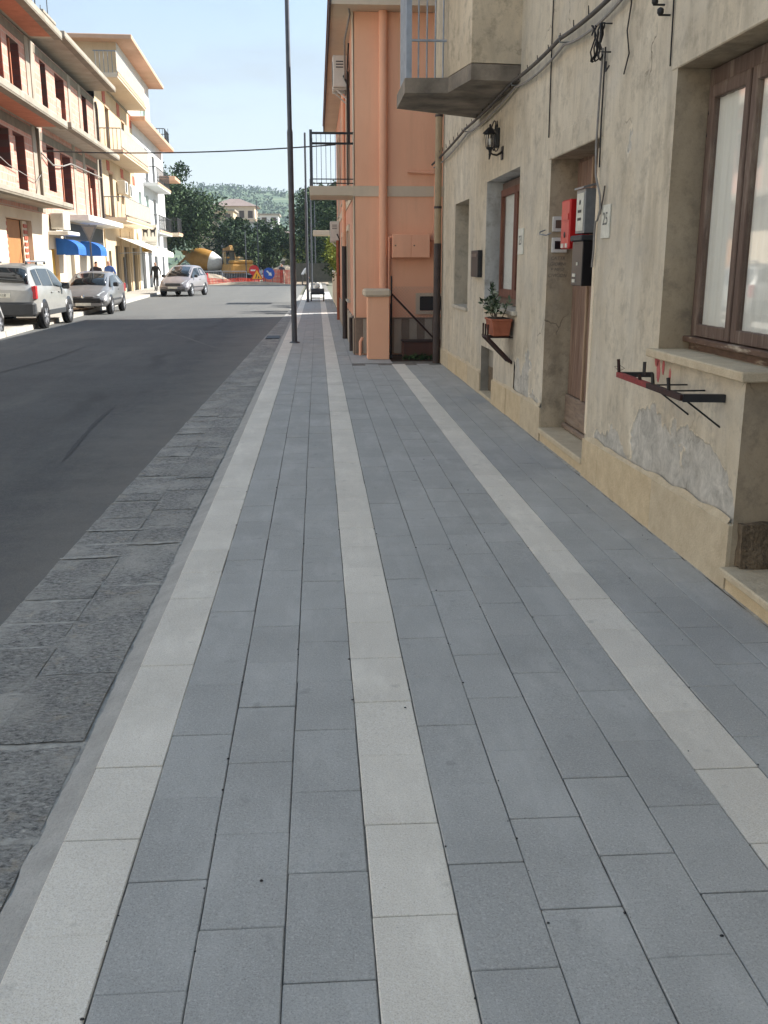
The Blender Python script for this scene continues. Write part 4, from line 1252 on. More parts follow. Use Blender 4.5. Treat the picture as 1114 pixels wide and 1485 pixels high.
# plinth: upright tiles
x = XO; k = 0
while x < 3.0:
    w = .142
    MB().bbox(x + .002, x + w - .002, YO - .03, YO + .01, .02, .65, b=.003).build('plinth_tile', M_plinth_a if k % 2 else M_plinth_b, oh)
    x += w; k += 1
MB().box(XO, 3.0, YO - .045, YO + .01, .652, .672).build('plinth_cap', M_plinth_b, oh)
y = YO; k = 0
while y < 33.3:
    MB().bbox(XO - .03, XO + .01, y + .002, y + .398, .0, .65, b=.003).build('plinth_tile', M_plinth_a if k % 3 else M_plinth_b, oh)
    y += .4; k += 1
# low window
w = MB().box(1.79, 1.862, YO - .03, YO + .02, .73, 1.11).box(1.862, 2.46, YO - .03, YO + .02, 1.052, 1.11).box(1.862, 2.46, YO - .03, YO + .02, .73, .788).box(2.462, 2.53, YO - .03, YO + .02, .73, 1.11).build('window', M_cream, oh)
MB().box(1.862, 2.46, YO + .08, YO + .09, .79, 1.05).build('pane', M_glassdk, w)
MB().box(2.15, 2.175, YO + .06, YO + .079, .79, 1.05).build('glazing_bar', M_steel, w)
# meter cabinet
mc = MB().bbox(1.345, 2.022, YO - .2, YO - .001, 1.73, 2.137, b=.006).build('meter_cabinet', M_orange_pipe, oh)
for i in range(2):
    MB().bbox(1.352 + i * .335, 1.352 + i * .335 + .328, YO - .212, YO - .201, 1.738, 2.129, b=.003).build('cabinet_door', M_orange_pipe, mc)
    MB().tube([(1.40 + i * .335, YO - .214, 1.94), (1.40 + i * .335, YO - .2, 1.94)], .012, 8).build('lock', M_black, mc)
# pipes on the front wall
MB().tube([(1.185, YO - .075, .55), (1.185, YO - .075, 5.78)], .075, 14).build('downpipe', M_orange_pipe, oh)
MB().tube([(1.345, YO - .09, 2.09), (1.29, YO - .09, 2.09), (1.29, YO - .09, 2.0), (1.29, YO - .06, .1)], .02, 8).build('pipe', M_orange_pipe, oh)
MB().tube([(1.62, YO - .05, 3.20), (2.10, YO - .05, 3.18)], .026, 8).build('pipe', M_orange_pipe, oh)
MB().tube([(2.12, YO - .05, 3.18), (2.10, YO - .05, 2.03), (2.02, YO - .09, 2.03)], .018, 8).build('pipe', M_orange_pipe, oh)
# street-side pipes
MB().tube([(XO - .08, 22.0, .0), (XO - .08, 22.0, 2.0)], .055, 10).build('downpipe', M_brown_pipe, oh)
MB().tube([(XO - .08, 22.0, 2.0), (XO - .07, 22.0, 5.7)], .04, 10).build('downpipe', M_orange_pipe, oh)
MB().tube([(XO - .06, 29.6, .0), (XO - .06, 29.6, 2.3)], .05, 8).build('downpipe', M_terra, oh)
MB().tube([(XO - .06, 18.55, .02), (XO - .06, 18.55, .64), (XO - .0, 18.4, .66)], .035, 8).build('pipe', M_brown_pipe, oh)
MB().tube([(.76, 17.75, .01), (.76, 17.75, .25), (.80, 17.8, .32)], .028, 8).build('pipe', M_orange_pipe, oh)
MB().tube([(.5, 17.7, 6.3), (.62, 17.85, 5.7), (.55, 18.6, 5.45), (.58, 19.6, 5.25), (.6, 20.2, 4.8)], .018, 7).build('cable', M_wirelt, oh)
MB().tube([(.62, 18.6, 5.4), (.6, 19.0, 5.0), (.62, 19.4, 4.2), (.62, 19.6, 3.1)], .015, 7).build('cable', M_wire, oh)
# balcony
bs = MB().bbox(-.11, XO, 18.02, 19.25, 2.80, 2.962, b=.008).build('balcony', M_cream, oh)
MB().box(-.10, -.05, 18.04, 18.09, 2.9, 3.9).build('post', M_galv, bs)
MB().box(-.10, -.05, 19.17, 19.22, 2.9, 3.9).build('post', M_black, bs)
for z in (3.85, 3.68, 3.08, 3.01):
    MB().box(-.05, XO, 18.05, 18.08, z - .012 * (2 if z > 3.6 else .7), z + .012 * (1 if z > 3.6 else .7)).build('rail', M_black, bs)
    MB().box(-.09, -.06, 18.09, 19.17, z - .012, z + .008).build('rail', M_black, bs)
for i in range(8):
    MB().tube([(.02 + i * .083, 18.065, 3.01), (.02 + i * .083, 18.065, 3.84)], .005, 5).build('baluster', M_black, bs)
for i in range(11):
    MB().tube([(-.075, 18.16 + i * .095, 3.01), (-.075, 18.16 + i * .095, 3.84)], .005, 5).build('baluster', M_black, bs)
# air conditioners
def aircon(x, y, z, label):
    a = thing('air_conditioner', (x, y, z), label, 'air conditioner')
    pbox('case', M_ac, a, x, x + .27, y, y + .78, z, z + .56, b=.012)
    m = MB(); m.lathe([(.02, .006), (.22, .004), (.225, -.001)], 20, Matrix.Translation((x - .002, y + .33, z + .28)) @ Matrix.Rotation(-pi / 2, 4, 'Y')); m.build('fan_grille', M_plastic, a)
    for i in range(3): pbox('vent', M_plastic, a, x + .06, x + .2, y - .003, y + .001, z + .34 + i * .05, z + .36 + i * .05)
    for s in (.12, .62):
        MB().bar((x, y + s, z - .015), (XO, y + s, z - .015), .03, .025).build('bracket_arm', M_white, a)
        MB().bar((x + .05, y + s, z - .02), (XO, y + s, z - .25), .025, .02).build('bracket_stay', M_white, a)
    MB().tube([(x + .2, y - .01, z + .2), (x + .27, y - .04, z + .05), (XO - .02, y - .05, z - .1), (XO - .02, y - .02, z - 1.0)], .018, 7).build('hose', M_wire, a)
aircon(.36, 19.9, 4.90, 'white air conditioner mounted high under the eave of the orange house')
aircon(.40, 29.6, 2.28, 'white air conditioner above the far end of the pavement on the orange house')

# gate pillar
gp = thing('gate_pillar', (1.05, 17.25, 0), 'short orange gate pillar with a cream cap at the pavement edge', 'pillar')
pbox('shaft', M_orange, gp, .862, 1.238, 17.06, 17.46, 0, 1.075, b=.006)
pbox('cap', M_cream, gp, .79, 1.262, 16.99, 17.52, 1.076, 1.205, b=.03)
# chain link fence
fe = thing('chain_link_fence', (1.6, 17.3, 0), 'dark chain link fence with a diagonal brace beside the gate pillar', 'fence')
MB().tube([(1.285, 17.3, 0), (1.285, 17.3, .95)], .02, 8).build('post', M_galv, fe)
MB().tube([(1.292, 17.29, .06), (1.292, 17.29, 1.42)], .013, 8).build('post', M_black, fe)
MB().bar((1.29, 17.28, 1.12), (2.06, 17.28, .33), .03, .03).build('brace', M_rust, fe)
m = MB()
x0, x1, z0, z1, st = 1.3, 2.05, .03, 1.24, .055
k = int((z1 - z0 + x1 - x0) / st)
for i in range(k):
    c = i * st
    for sgn in (1, -1):
        pts = []
        for t in (0, 1):
            pass
        # line x = xs + t, z = z0 + c - t  (or mirrored)
        ta, tb = max(0, c - (z1 - z0)), min(c, x1 - x0)
        if tb - ta < .01: continue
        pa = (x0 + ta, 17.3, z0 + c - ta); pb_ = (x0 + tb, 17.3, z0 + c - tb)
        if sgn < 0: pa = (x0 + x1 - pa[0], 17.304, pa[2]); pb_ = (x0 + x1 - pb_[0], 17.304, pb_[2])
        m.tube([pa, pb_], .0016, 4, caps=False)
tag(m.build('wire_mesh', M_steel, fe, fix=False), kind='stuff')
MB().box(1.24, 4, 16.78, 17.98, -.1, -.01).build('garden_bed', M_soil, None)
structure(bpy.data.objects['garden_bed'])
pt = thing('planter', (1.8, 17.62, 0), 'dark red-brown planter box on the soil behind the chain link fence', 'planter')
pbox('box', M_redwood, pt, 1.52, 2.3, 17.48, 17.8, -.005, .26, b=.015)
pbox('rim', M_rust, pt, 1.50, 2.32, 17.46, 17.82, .262, .29, b=.006)
gc = []
for i in range(260):
    x = random.uniform(1.5, 2.1); y = random.uniform(16.85, 17.3)
    gc.append((x, y, random.uniform(0, .06)))
wd = thing('weeds', (1.8, 17.05, 0), 'dark low weeds growing at the foot of the fence', 'weeds')
wd['kind'] = 'stuff'
meshobj('foliage', leaves_mesh('weed_leaves', gc, .035, M_leaf), wd)

MB().box(4.5, 8, 16.52, YO - .01, 0, 8.8).build('sun_gap_blocker', M_orange, oh)  # unseen block, added to stop sun passing between the two houses
# ---- beyond the orange house: garden wall, gate canopy
gw = thing('garden_wall', (.85, 40, 0), 'low cream garden wall along the far end of the pavement', 'wall')
MB().bbox(.72, .95, 34.2, 47.5, 0, 1.25, b=.02).build('wall', M_cream, gw)
MB().bbox(.68, .99, 34.15, 47.55, 1.252, 1.32, b=.015).build('coping', M_sillm, gw)
cn = thing('gate_canopy', (.6, 45, 0), 'flat concrete canopy over a gate at the far end of the pavement', 'canopy')
MB().bbox(-.16, 1.6, 44.4, 46.2, 2.86, 3.06, b=.01).build('slab', M_cream, cn)
for y in (44.6, 46.0):
    MB().bbox(1.15, 1.4, y - .1, y + .1, 0, 2.859, b=.01).build('pier', M_cream, cn)

# street lamp posts
def lamp_post(x, y, label, h=7.0, r=.058):
    o = thing('lamp_post', (x, y, 0), label, 'lamp post', 'steel lamp posts')
    MB().tube([(x, y, 0), (x, y, 4.2)], [r, r], 12).build('lower_shaft', M_galv, o)
    MB().tube([(x, y, 4.2), (x, y, 4.26), (x, y, h)], [r, r * .8, r * .72], 12).build('upper_shaft', M_galv, o)
    MB().lathe([(r * 1.9, 0), (r * 1.9, .015), (r * 1.05, .03)], 12, Matrix.Translation((x, y, .002))).build('base_plate', M_galv, o)
    return o
lamp_post(-.505, 20.85, 'nearest grey steel lamp post standing on the kerb', 7.15)
lamp_post(-.43, 43.6, 'second grey lamp post along the kerb, in line with the balcony edge')
lamp_post(-.36, 66.5, 'third lamp post along the right kerb, thin and far away')
lamp_post(-.15, 89.5, 'farthest thin lamp post in front of the dark tree on the right')
lamp_post(-5.6, 96.0, 'tall lamp post behind the road works in front of the trees', 7.4)
lamp_post(-6.5, 92.0, 'shorter thin post behind the road works, left of the tall lamp post', 4.6, .05)

# small work cart left on the pavement
ct = thing('work_cart', (-.02, 44.6, 0), 'small dark cart standing on the far pavement with a white sack on it', 'cart')
pbox('platform', M_plastic, ct, -.32, .32, 44.4, 45.0, .30, .36, b=.01)
pbox('lower_shelf', M_rust, ct, -.30, .30, 44.42, 44.98, .12, .15)
for sx in (-.29, .27):
    for sy in (44.43, 44.95):
        MB().bar((sx, sy, 0.0), (sx, sy, .30), .04, .04).build('leg', M_rust, ct)
pbox('tray', M_galv, ct, -.30, .30, 44.5, 44.98, .362, .56, b=.02)
sk = tag(MB().lathe([(0, 0), (.13, .01), (.15, .1), (.11, .2), (.05, .26), (0, .27)], 10, Matrix.Translation((.0, 44.55, .565)) @ Matrix.Diagonal((.8, .8, 1, 1))).build('sack', M_white), 'white sack lying on the small dark cart', 'sack')

# ================================================================== LEFT SIDE OF THE STREET
ANG = math.atan(.042)
P0 = Vector((-10.4, 42.0, 0)); DU = Vector((-sin(ANG), cos(ANG), 0)); DN = Vector((cos(ANG), sin(ANG), 0))
ZL = 0.05
def L3(off, u, z): return P0 + DU * u + DN * off + Vector((0, 0, z))
def LF(x, y, z): return tuple(L3(x, y, z))            # box mapping: x = out of the wall, y = along, z = up
def PL(u, z, d): return tuple(L3(-d, u, z))
def lroot(name, u, label, cat, group=None, off=0): return thing(name, tuple(L3(off, u, ZL)), label, cat, group)
def lbox(name, mat, parent, *a, b=None): return pbox(name, mat, parent, *a, b=b, fn=LF)

# ---- A: unfinished brick building
A = lroot('unfinished_building', -3, 'unfinished three storey building of bare hollow brick and raw concrete slabs', 'building')
AOP = [(-15.5, -13.2, 7.0, 9.0), (-12.5, -11.2, 7.4, 9.0), (-8.6, -7.15, 7.45, 8.95), (-6.45, -4.85, 6.9, 9.0), (-1.75, -.75, 7.5, 9.1), (.8, 2.65, 7.0, 9.1), (6.5, 7.65, 7.0, 9.15),
       (-15, -13, 4.4, 6.0), (-12, -10.4, 4.4, 6.0), (-9.6, -7.2, 4.7, 5.97), (-6.75, -5.15, 3.95, 5.97), (-1.75, -.4, 4.4, 6.1), (.7, 2.8, 3.9, 6.05), (6.6, 8.6, 3.7, 6.05),
       (-14.6, -11, .05, 3.1), (-8.65, -5.2, .05, 3.12), (-2.3, -1.1, .05, 2.2), (.2, 2.1, .05, 2.35), (5.0, 6.6, .05, 2.35)]
m = MB(); wall_grid(m, PL, -16, 10, 3.45, 9.5, [o for o in AOP if o[2] > 3.4], .02); m.build('brick_wall', M_brick, A, fix=False)
m = MB(); wall_grid(m, PL, -16, 10, .0, 3.45, [o for o in AOP if o[2] < 3.4], .25); m.build('shopfront_wall', M_cream, A, fix=False)
lbox('core', M_dark, A, -9, -.9, -15.99, 9.99, 0, 9.49)
lbox('end_wall', M_concdk, A, -9, -.002, 9.992, 10.01, 0, 9.49)
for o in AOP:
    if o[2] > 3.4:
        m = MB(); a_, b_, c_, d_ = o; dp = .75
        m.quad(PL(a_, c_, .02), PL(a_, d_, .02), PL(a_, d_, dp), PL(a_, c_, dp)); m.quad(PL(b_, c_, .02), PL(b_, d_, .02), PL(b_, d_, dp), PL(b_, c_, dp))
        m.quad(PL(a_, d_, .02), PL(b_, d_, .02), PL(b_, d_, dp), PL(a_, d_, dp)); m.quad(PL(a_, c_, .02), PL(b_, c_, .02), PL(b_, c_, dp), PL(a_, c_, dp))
        m.build('opening', M_brick_shade, A, fix=False)
# columns and beams of the frame, proud of the bricks
for u in (-16, -10.3, -4.05, -3.35, 3.3, 5.6, 9.35):
    lbox('column', M_conc, A, -.1, .03, u, u + .55, 3.5, 9.48)
for z in (6.12, 9.15):
    lbox('beam', M_concdk, A, -.1, .02, -16, 10, z, z + .3)
# slabs with cantilevered balconies
def slab(z, u0, u1, dep, th, under=None):
    s = lbox('floor_slab', M_conc, A, -.5, dep, u0, u1, z - th, z, b=.02)
    lbox('edge_board', M_concdk, s, dep - .28, dep - .003, u0 + .02, u1 - .02, z - th - .05, z - th - .002)
    if under: lbox('terracotta_underside', under, s, .12, dep - .3, u0 + .15, u1 - .5, z - th - .03, z - th - .002)
    return s
slab(9.78, -16, -3.0, 1.15, .22, M_terrac); slab(10.02, -2.2, 9.7, 1.1, .2)
slab(6.72, -16, -3.2, 1.15, .22, M_terrac); slab(6.85, -2.2, 9.6, 1.1, .2)
slab(3.80, -16, -3.3, 1.15, .16); 
lbox('canopy', M_white, A, -.1, 1.0, .6, 10.0, 3.38, 3.62, b=.02)
lbox('canopy', M_white, A, -.1, .75, -2.6, -.3, 2.72, 2.86, b=.02)
for (u0_, u1_, z0_, z1_) in ((1.75, 2.65, 7.0, 8.3), (-6.4, -5.7, 3.95, 5.9), (7.6, 8.6, 3.7, 5.2), (-8.0, -7.15, 7.45, 8.9)):
    lbox('brick_infill', M_brick, A, -.3, -.18, u0_, u1_, z0_, z1_)
for (u_, z0_, z1_) in ((1.25, 3.9, 6.0), (7.4, 3.7, 6.0), (-5.9, 6.9, 8.98)):
    lbox('timber_prop', M_terrac, A, -.14, -.06, u_, u_ + .1, z0_, z1_)
for k_ in range(16):
    u_ = -15.5 + k_ * .78
    MB().tube([L3(.5 + .1 * (k_ % 2), u_, 9.75), L3(.52 + .1 * (k_ % 2), u_ + .03, 10.5 + .25 * (k_ % 3))], .012, 4).build('reinforcing_bar', M_rust, A)
# roof parapet, water tank, aerial
lbox('roof_parapet', M_conc, A, .55, .75, -16, -6.5, 9.79, 10.3)
tk = lroot('water_tank', 8, 'grey concrete water tank on the roof of the unfinished building', 'tank', off=-4)
lbox('tank', M_cement_dk, tk, -5.2, -2.2, 9.9, 12.4, 11.9, 13.3, b=.03); lbox('lid', M_conc, tk, -5.35, -2.05, 9.75, 12.55, 13.301, 13.45, b=.02)
for (x, y) in ((-5, 10.1), (-2.4, 10.1), (-5, 12.2), (-2.4, 12.2)): lbox('pier', M_cement_dk, tk, x - .2, x + .2, y - .2, y + .2, 9.4, 11.899)
ae = lroot('tv_aerial', 11, 'thin television aerial mast on the roof beside the water tank', 'aerial', off=-2.6)
MB().tube([L3(-2.6, 10.6, 13.45), L3(-2.6, 10.6, 17.6)], .03, 6).build('mast', M_galv, ae)
MB().tube([L3(-4.3, 10.6, 15.4), L3(-2.4, 10.6, 15.2)], .015, 5).build('boom', M_galv, ae)
for i in range(6): MB().tube([L3(-2.6, 10.3, 15.6 + i * .3), L3(-2.6, 10.9, 15.6 + i * .3)], .012, 5).build('element', M_galv, ae)
ae2 = lroot('tv_aerial', 11.6, 'second thinner aerial mast right of the first on the roof', 'aerial', off=-2.3)
MB().tube([L3(-2.2, 11.4, 13.45), L3(-2.2, 11.4, 18.0)], .025, 6).build('mast', M_galv, ae2)
for i in range(4): MB().tube([L3(-2.2, 11.2, 15.0 + i * .5), L3(-2.2, 11.6, 15.0 + i * .5)], .012, 5).build('element', M_galv, ae2)
# downpipe
lbox('downpipe', M_concdk, A, .032, .13, -3.45, -3.36, 3.9, 6.45)
MB().tube([L3(.1, 9.6, 9.3), L3(.1, 9.85, 9.0), L3(.1, 9.85, 3.7)], .06, 8).build('downpipe', M_brown_pipe, A)
# garage and doors on the ground floor
gd = lbox('garage_door', M_garage, A, -.3, -.24, -7.95, -5.95, .05, 3.1)
for a in (-8.6, -5.9):
    s = lbox('side_panel', M_cream, gd, -.22, -.16, a, a + .64, .05, 3.1)
    sl = MB()
    for i in range(14): sl.box(-.165, -.12, a + .1, a + .56, .2 + i * .205, .32 + i * .205, fn=LF)
    tag(sl.build('louvre_slats', M_shutter, s), kind='stuff')
lbox('door', M_signy, A, -.2, -.15, -2.25, -1.15, .06, 2.18)
lbox('shop_shutter', M_greyshut, A, -.2, -.15, .25, 2.05, .06, 2.3)
lbox('shop_shutter', M_greyshut, A, -.2, -.15, 5.05, 6.55, .06, 2.3)
lbox('fascia_panel', M_plastic, A, .002, .05, .1, 9.5, 2.42, 3.3)
ac = lroot('air_conditioner', -2.4, 'white air conditioner above the small canopy of the unfinished building', 'air conditioner')
lbox('case', M_ac, ac, .05, .55, -2.3, -1.1, 2.93, 3.55, b=.02); lbox('grille', M_greyshut, ac, .08, .5, -2.32, -2.301, 3.0, 3.5)
# blue door awnings
def blue_awning(u, label):
    o = lroot('awning', u, label, 'awning', 'blue shop awnings')
    m = MB(); pts = []
    for i in range(8):
        t = pi / 2 * i / 7
        pts.append((.06 + .85 * sin(t), 2.62 - .42 * (1 - cos(t))))
    for (a, za), (b, zb) in zip(pts, pts[1:]):
        m.quad(LF(a, u, za), LF(a, u + 1.6, za), LF(b, u + 1.6, zb), LF(b, u, zb))
    m.quad(LF(.91, u, 2.2), LF(.91, u + 1.6, 2.2), LF(.91, u + 1.6, 1.98), LF(.91, u, 1.98))
    m.build('canopy', M_blue, o, fix=False)
    for s in (0, 1.6):
        MB().poly([LF(.06, u + s, 2.62)] + [LF(a, u + s, z) for a, z in pts] + [LF(.91, u + s, 1.98), LF(.06, u + s, 1.98)]).build('side_flap', M_blue, o, fix=False)
    return o
blue_awning(-1.7, 'small rounded blue shop awning left of the yield sign')
blue_awning(3.4, 'small rounded blue shop awning right of the yield sign')

# ---- house nearer than the frame's left edge; it throws warm light across the street and shows in the window panes
M_nearleft = render_mat('pale_grey_render', S(204, 200, 194), S(190, 186, 180), 0.25)
Nh = lroot('street_house', -30, 'pale rendered house on the near left side, glimpsed only as a reflection in panes', 'house')
NOP = [(u, u + 1.3, z, z + h_) for u in (-20, -24, -28, -32, -36, -40, -44, -48) for z, h_ in ((.1, 2.4), (4.2, 1.9), (7.3, 1.9))]
m = MB(); wall_grid(m, PL, -52, -16.2, 0, 10, NOP, .2); m.build('wall', M_nearleft, Nh, fix=False)
lbox('core', M_dark, Nh, -9, -.4, -51.9, -16.3, 0, 9.95)
for o in NOP: lbox('window' if o[2] > 1 else 'door', M_dkwood, Nh, -.2, -.15, *o)
lbox('roof_slab', M_conc, Nh, -9, .5, -52, -16.2, 10.0, 10.25)
lbox('balcony', M_conc, Nh, .0, 1.0, -42, -22, 3.5, 3.7); lbox('balcony', M_conc, Nh, .0, 1.0, -42, -22, 6.7, 6.9)

# ---- B: cream building with three long balconies
B = lroot('cream_building', 16, 'cream three storey building with three long railed balconies and peach slab edges', 'building')
BOP = [(12.9, 14.1, 7.25, 9.6), (18.6, 19.7, 7.25, 9.6), (12.9, 14.1, 4.0, 6.3), (18.3, 19.5, 4.0, 6.3), (11.2, 12.0, .05, 2.3), (13.4, 15.2, .05, 2.6), (16.6, 18.6, .05, 2.6), (20, 22, .05, 2.6)]
m = MB(); wall_grid(m, PL, 10.02, 23, 0, 10.45, BOP, .2); m.build('wall', M_yellow, B, fix=False)
lbox('core', M_dark, B, -9, -.5, 10.03, 22.98, 0, 10.44)
lbox('roof_slab', M_conc, B, -9, .05, 10.03, 23, 10.451, 10.55)
for o in BOP:
    w = lbox('window' if o[2] > 3 else 'shop_door', M_dkwood if o[2] > 3 else M_glassdk, B, -.2, -.15, o[0], o[1], o[2], o[3])
    lbox('frame', M_dkwood if o[2] > 3 else M_alu, w, -.149, -.1, (o[0] + o[1]) / 2 - .04, (o[0] + o[1]) / 2 + .04, o[2], o[3])
    if o[2] > 3: lbox('trim', M_peachtrim, w, -.02, .04, o[0] - .12, o[1] + .12, o[3] + .002, o[3] + .14)
for (u, w_) in ((11.4, .9), (16.2, .9), (21.0, .9)):
    lbox('upper_panel', M_shutter, B, -.02, .03, u + .9, u + .9 + w_, 9.75, 10.4); lbox('upper_panel', M_shutter, B, -.02, .03, u + .9, u + .9 + w_, 6.4, 6.9)
for u in (10.05, 15.4, 19.0, 22.3):
    lbox('pilaster', M_yellow, B, .0, .06, u, u + .6, .0, 3.5)
def long_balcony(parent, z, u0, u1, dep, sol, mat_slab, rail_h=1.0, rmat=None, n=26):
    s = lbox('balcony', mat_slab, parent, .0, dep, u0, u1, z - .22, z, b=.015)
    lbox('slab_edge', M_peachtrim, s, dep + .002, dep + .03, u0, u1, z - .12, z + .02)
    rm = rmat or M_steel
    lbox('rail', rm, s, dep - .08, dep - .04, u0, u1, z + rail_h - .03, z + rail_h + .02)
    lbox('rail', rm, s, dep - .075, dep - .045, u0, u1, z + .12, z + .15)
    for e in (u0 + .02, u1 - .05): lbox('rail', rm, s, .02, dep - .082, e, e + .03, z + rail_h - .03, z + rail_h + .02)
    for i in range(n):
        u = u0 + (u1 - u0) * (i + .5) / n
        MB().tube([L3(dep - .06, u, z), L3(dep - .06, u, z + rail_h)], .018, 4).build('baluster', rm, s)
    for i in range(5):
        MB().tube([L3(.12 + i * .2, u0 + .03, z), L3(.12 + i * .2, u0 + .03, z + rail_h)], .016, 4).build('baluster', rm, s)
    if sol: lbox('infill_panel', sol, s, dep - .045, dep - .03, u0 + .05, u1 - .05, z + .13, z + rail_h - .04)
    return s
M_railpanel = simple('pale_rail_panel', S(196, 178, 154), S(178, 160, 138), 3, 0.8, 0.05, 40)
long_balcony(B, 10.78, 10.3, 21.2, 1.15, M_railpanel, M_cream)
long_balcony(B, 7.22, 10.3, 21.2, 1.15, M_railpanel, M_cream)
long_balcony(B, 3.95, 10.3, 21.2, 1.15, M_railpanel, M_cream)
for i, (u, z) in enumerate(((15.2, 5.4), (17.0, 5.35))):
    a = lroot('air_conditioner', u, 'white air conditioner under the middle balcony of the cream building, %s one' % ('nearer', 'farther')[i], 'air conditioner')
    lbox('case', M_ac, a, .05, .5, u, u + .95, z, z + .7, b=.02); lbox('grille', M_plastic, a, .501, .506, u + .1, u + .6, z + .08, z + .62)
lbox('shop_panel', M_blackpl, B, .06, .1, 15.6, 16.1, .3, 2.0)

# ---- C: white building
Cb = lroot('white_building', 30, 'tall white corner building with peach cornices and small railed balconies', 'building')
COP = [(25.2, 26.8, 7.6, 9.0), (28.6, 30.2, 7.0, 9.3), (32.6, 34.2, 7.4, 9.2), (24.4, 25.8, 4.6, 6.2), (28.0, 29.6, 3.9, 6.2), (32.2, 34.0, 3.9, 6.2), (24, 26, .05, 2.7), (27.5, 29.5, .05, 2.7), (31, 33, .05, 2.7), (36, 37.5, .05, 2.4)]
m = MB(); wall_grid(m, PL, 23.02, 40, 0, 10.15, COP, .2); m.quad(PL(40, 0, 0), PL(40, 10.15, 0), PL(40, 10.15, 9), PL(40, 0, 9)); m.build('wall', M_whitewall, Cb, fix=False)
TOP = [(27.5, 30.6, 10.9, 13.0), (20.4, 22.5, 11.2, 13.0)]
m = MB(); wall_grid(m, PL, 18.5, 33.0, 10.56, 13.8, TOP, .2); m.build('upper_wall', M_whitewall, Cb, fix=False)
m = MB(); m.quad(PL(18.5, 10.56, 0), PL(18.5, 13.8, 0), PL(18.5, 13.8, 9), PL(18.5, 10.56, 9)); m.build('upper_side_wall', M_yellow, Cb, fix=False)
m = MB(); m.quad(PL(33, 10.2, 0), PL(33, 13.8, 0), PL(33, 13.8, 9), PL(33, 10.2, 9)); m.build('upper_side_wall', M_whitewall, Cb, fix=False)
lbox('core', M_dark, Cb, -8.9, -.5, 23.03, 39.98, 0, 10.1); lbox('core', M_dark, Cb, -8.9, -.5, 18.6, 32.9, 10.6, 13.7)
for o in COP + TOP:
    w = lbox('window' if o[2] > 3 else 'shop_door', M_greenwin if (o[2] > 3 and o[0] % 3 < 1.6) else M_glassdk, Cb, -.2, -.15, *o)
    lbox('frame', M_white, w, -.149, -.1, (o[0] + o[1]) / 2 - .04, (o[0] + o[1]) / 2 + .04, o[2], o[3])
lbox('roof_cornice', M_peachtrim, Cb, -9, 1.0, 17.6, 33.8, 13.801, 14.05, b=.03)
lbox('cornice', M_peachtrim, Cb, -.4, .95, 22.2, 39.6, 10.16, 10.42, b=.03)
long_balcony(Cb, 10.45, 36, 39.4, .7, None, M_peachtrim, 1.0, M_black, 9)
long_balcony(Cb, 6.95, 27.2, 35.5, .95, None, M_whitewall, 1.0, M_black, 18)
long_balcony(Cb, 3.85, 27.0, 35.2, .95, None, M_whitewall, 1.0, M_black, 18)
long_balcony(Cb, 4.0, 37.5, 41.0, 1.2, None, M_cream, 1.1, M_black, 9)
lbox('porch_slab', M_peachtrim, Cb, .0, 1.2, 36.8, 41.0, 7.9, 8.15, b=.02)
# white awning over the shops
aw = lroot('awning', 19, 'long white sloping shop awning over the far pavement', 'awning')
m = MB(); m.prism([LF(.05, 14.0, 3.1), LF(1.9, 14.0, 2.35), LF(1.9, 14.0, 2.31), LF(.05, 14.0, 3.06)], tuple(DU * 11.5)); m.build('canopy', M_awn, aw)
m = MB(); m.box(1.88, 1.9, 14.0, 25.5, 2.06, 2.305, fn=LF); m.build('valance', M_awn, aw)
for u in (14.3, 19.5, 25.2):
    MB().tube([L3(.02, u, 2.2), L3(1.85, u, 2.3)], .02, 6).build('arm', M_alu, aw)
# shop sign with two dog silhouettes
sg = lroot('shop_sign', 22.5, 'white hanging shop sign with two black animal figures above a yellow panel', 'sign', off=.8)
sy = 22.6
lbox('panel', M_white, sg, .25, 1.25, sy, sy + .16, 3.05, 4.05, b=.01)
lbox('lower_panel', M_white, sg, .25, 1.25, sy, sy + .16, 2.72, 3.03, b=.01)
lbox('yellow_panel', M_signy, sg, .25, 1.25, sy, sy + .16, 2.34, 2.70, b=.01)
lbox('bracket', M_galv, sg, .0, .25, sy + .06, sy + .1, 3.8, 3.86)
dog = [(0, 0), (.05, 0), (.07, .2), (.2, .22), (.23, 0), (.28, 0), (.29, .3), (.36, .42), (.33, .5), (.26, .46), (.22, .38), (.06, .36), (-.03, .45), (-.05, .42), (0, .3)]
for k, (cx_, fl) in enumerate(((.50, -1), (.98, 1))):
    pts = [LF(cx_ + fl * (a - .15), sy - .004, 3.32 + b_ * 1.15) for a, b_ in dog]
    MB().prism(pts, tuple(DU * .006)).build('animal_figure', M_black, sg)
for z in (2.92, 2.83): lbox('print_line', M_ink, sg, .33, 1.15, sy - .004, sy, z, z + .03)
for z in (2.55, 2.45): lbox('print_line', M_wood, sg, .36, 1.12, sy - .004, sy, z, z + .03)

# yield sign seen from the front
ys_ = thing('yield_sign', tuple(L3(2.0, -5.2, ZL)), 'downward pointing triangular road sign on a post before the shop', 'road sign')
cxp = L3(2.0, -5.2, 0)
MB().tube([cxp + Vector((0, .05, ZL)), cxp + Vector((0, .05, 3.0))], .03, 8).build('post', M_galv, ys_)
def tri(s, y, z0): return [cxp + Vector((-s, y, z0)), cxp + Vector((s, y, z0)), cxp + Vector((0, y, z0 - s * 2.15))]
MB().prism(tri(.29, 0, 2.98), (0, .012, 0)).build('plate', M_steel, ys_)
MB().prism(tri(.20, -.004, 2.92), (0, .003, 0)).build('face', M_greyshut, ys_)

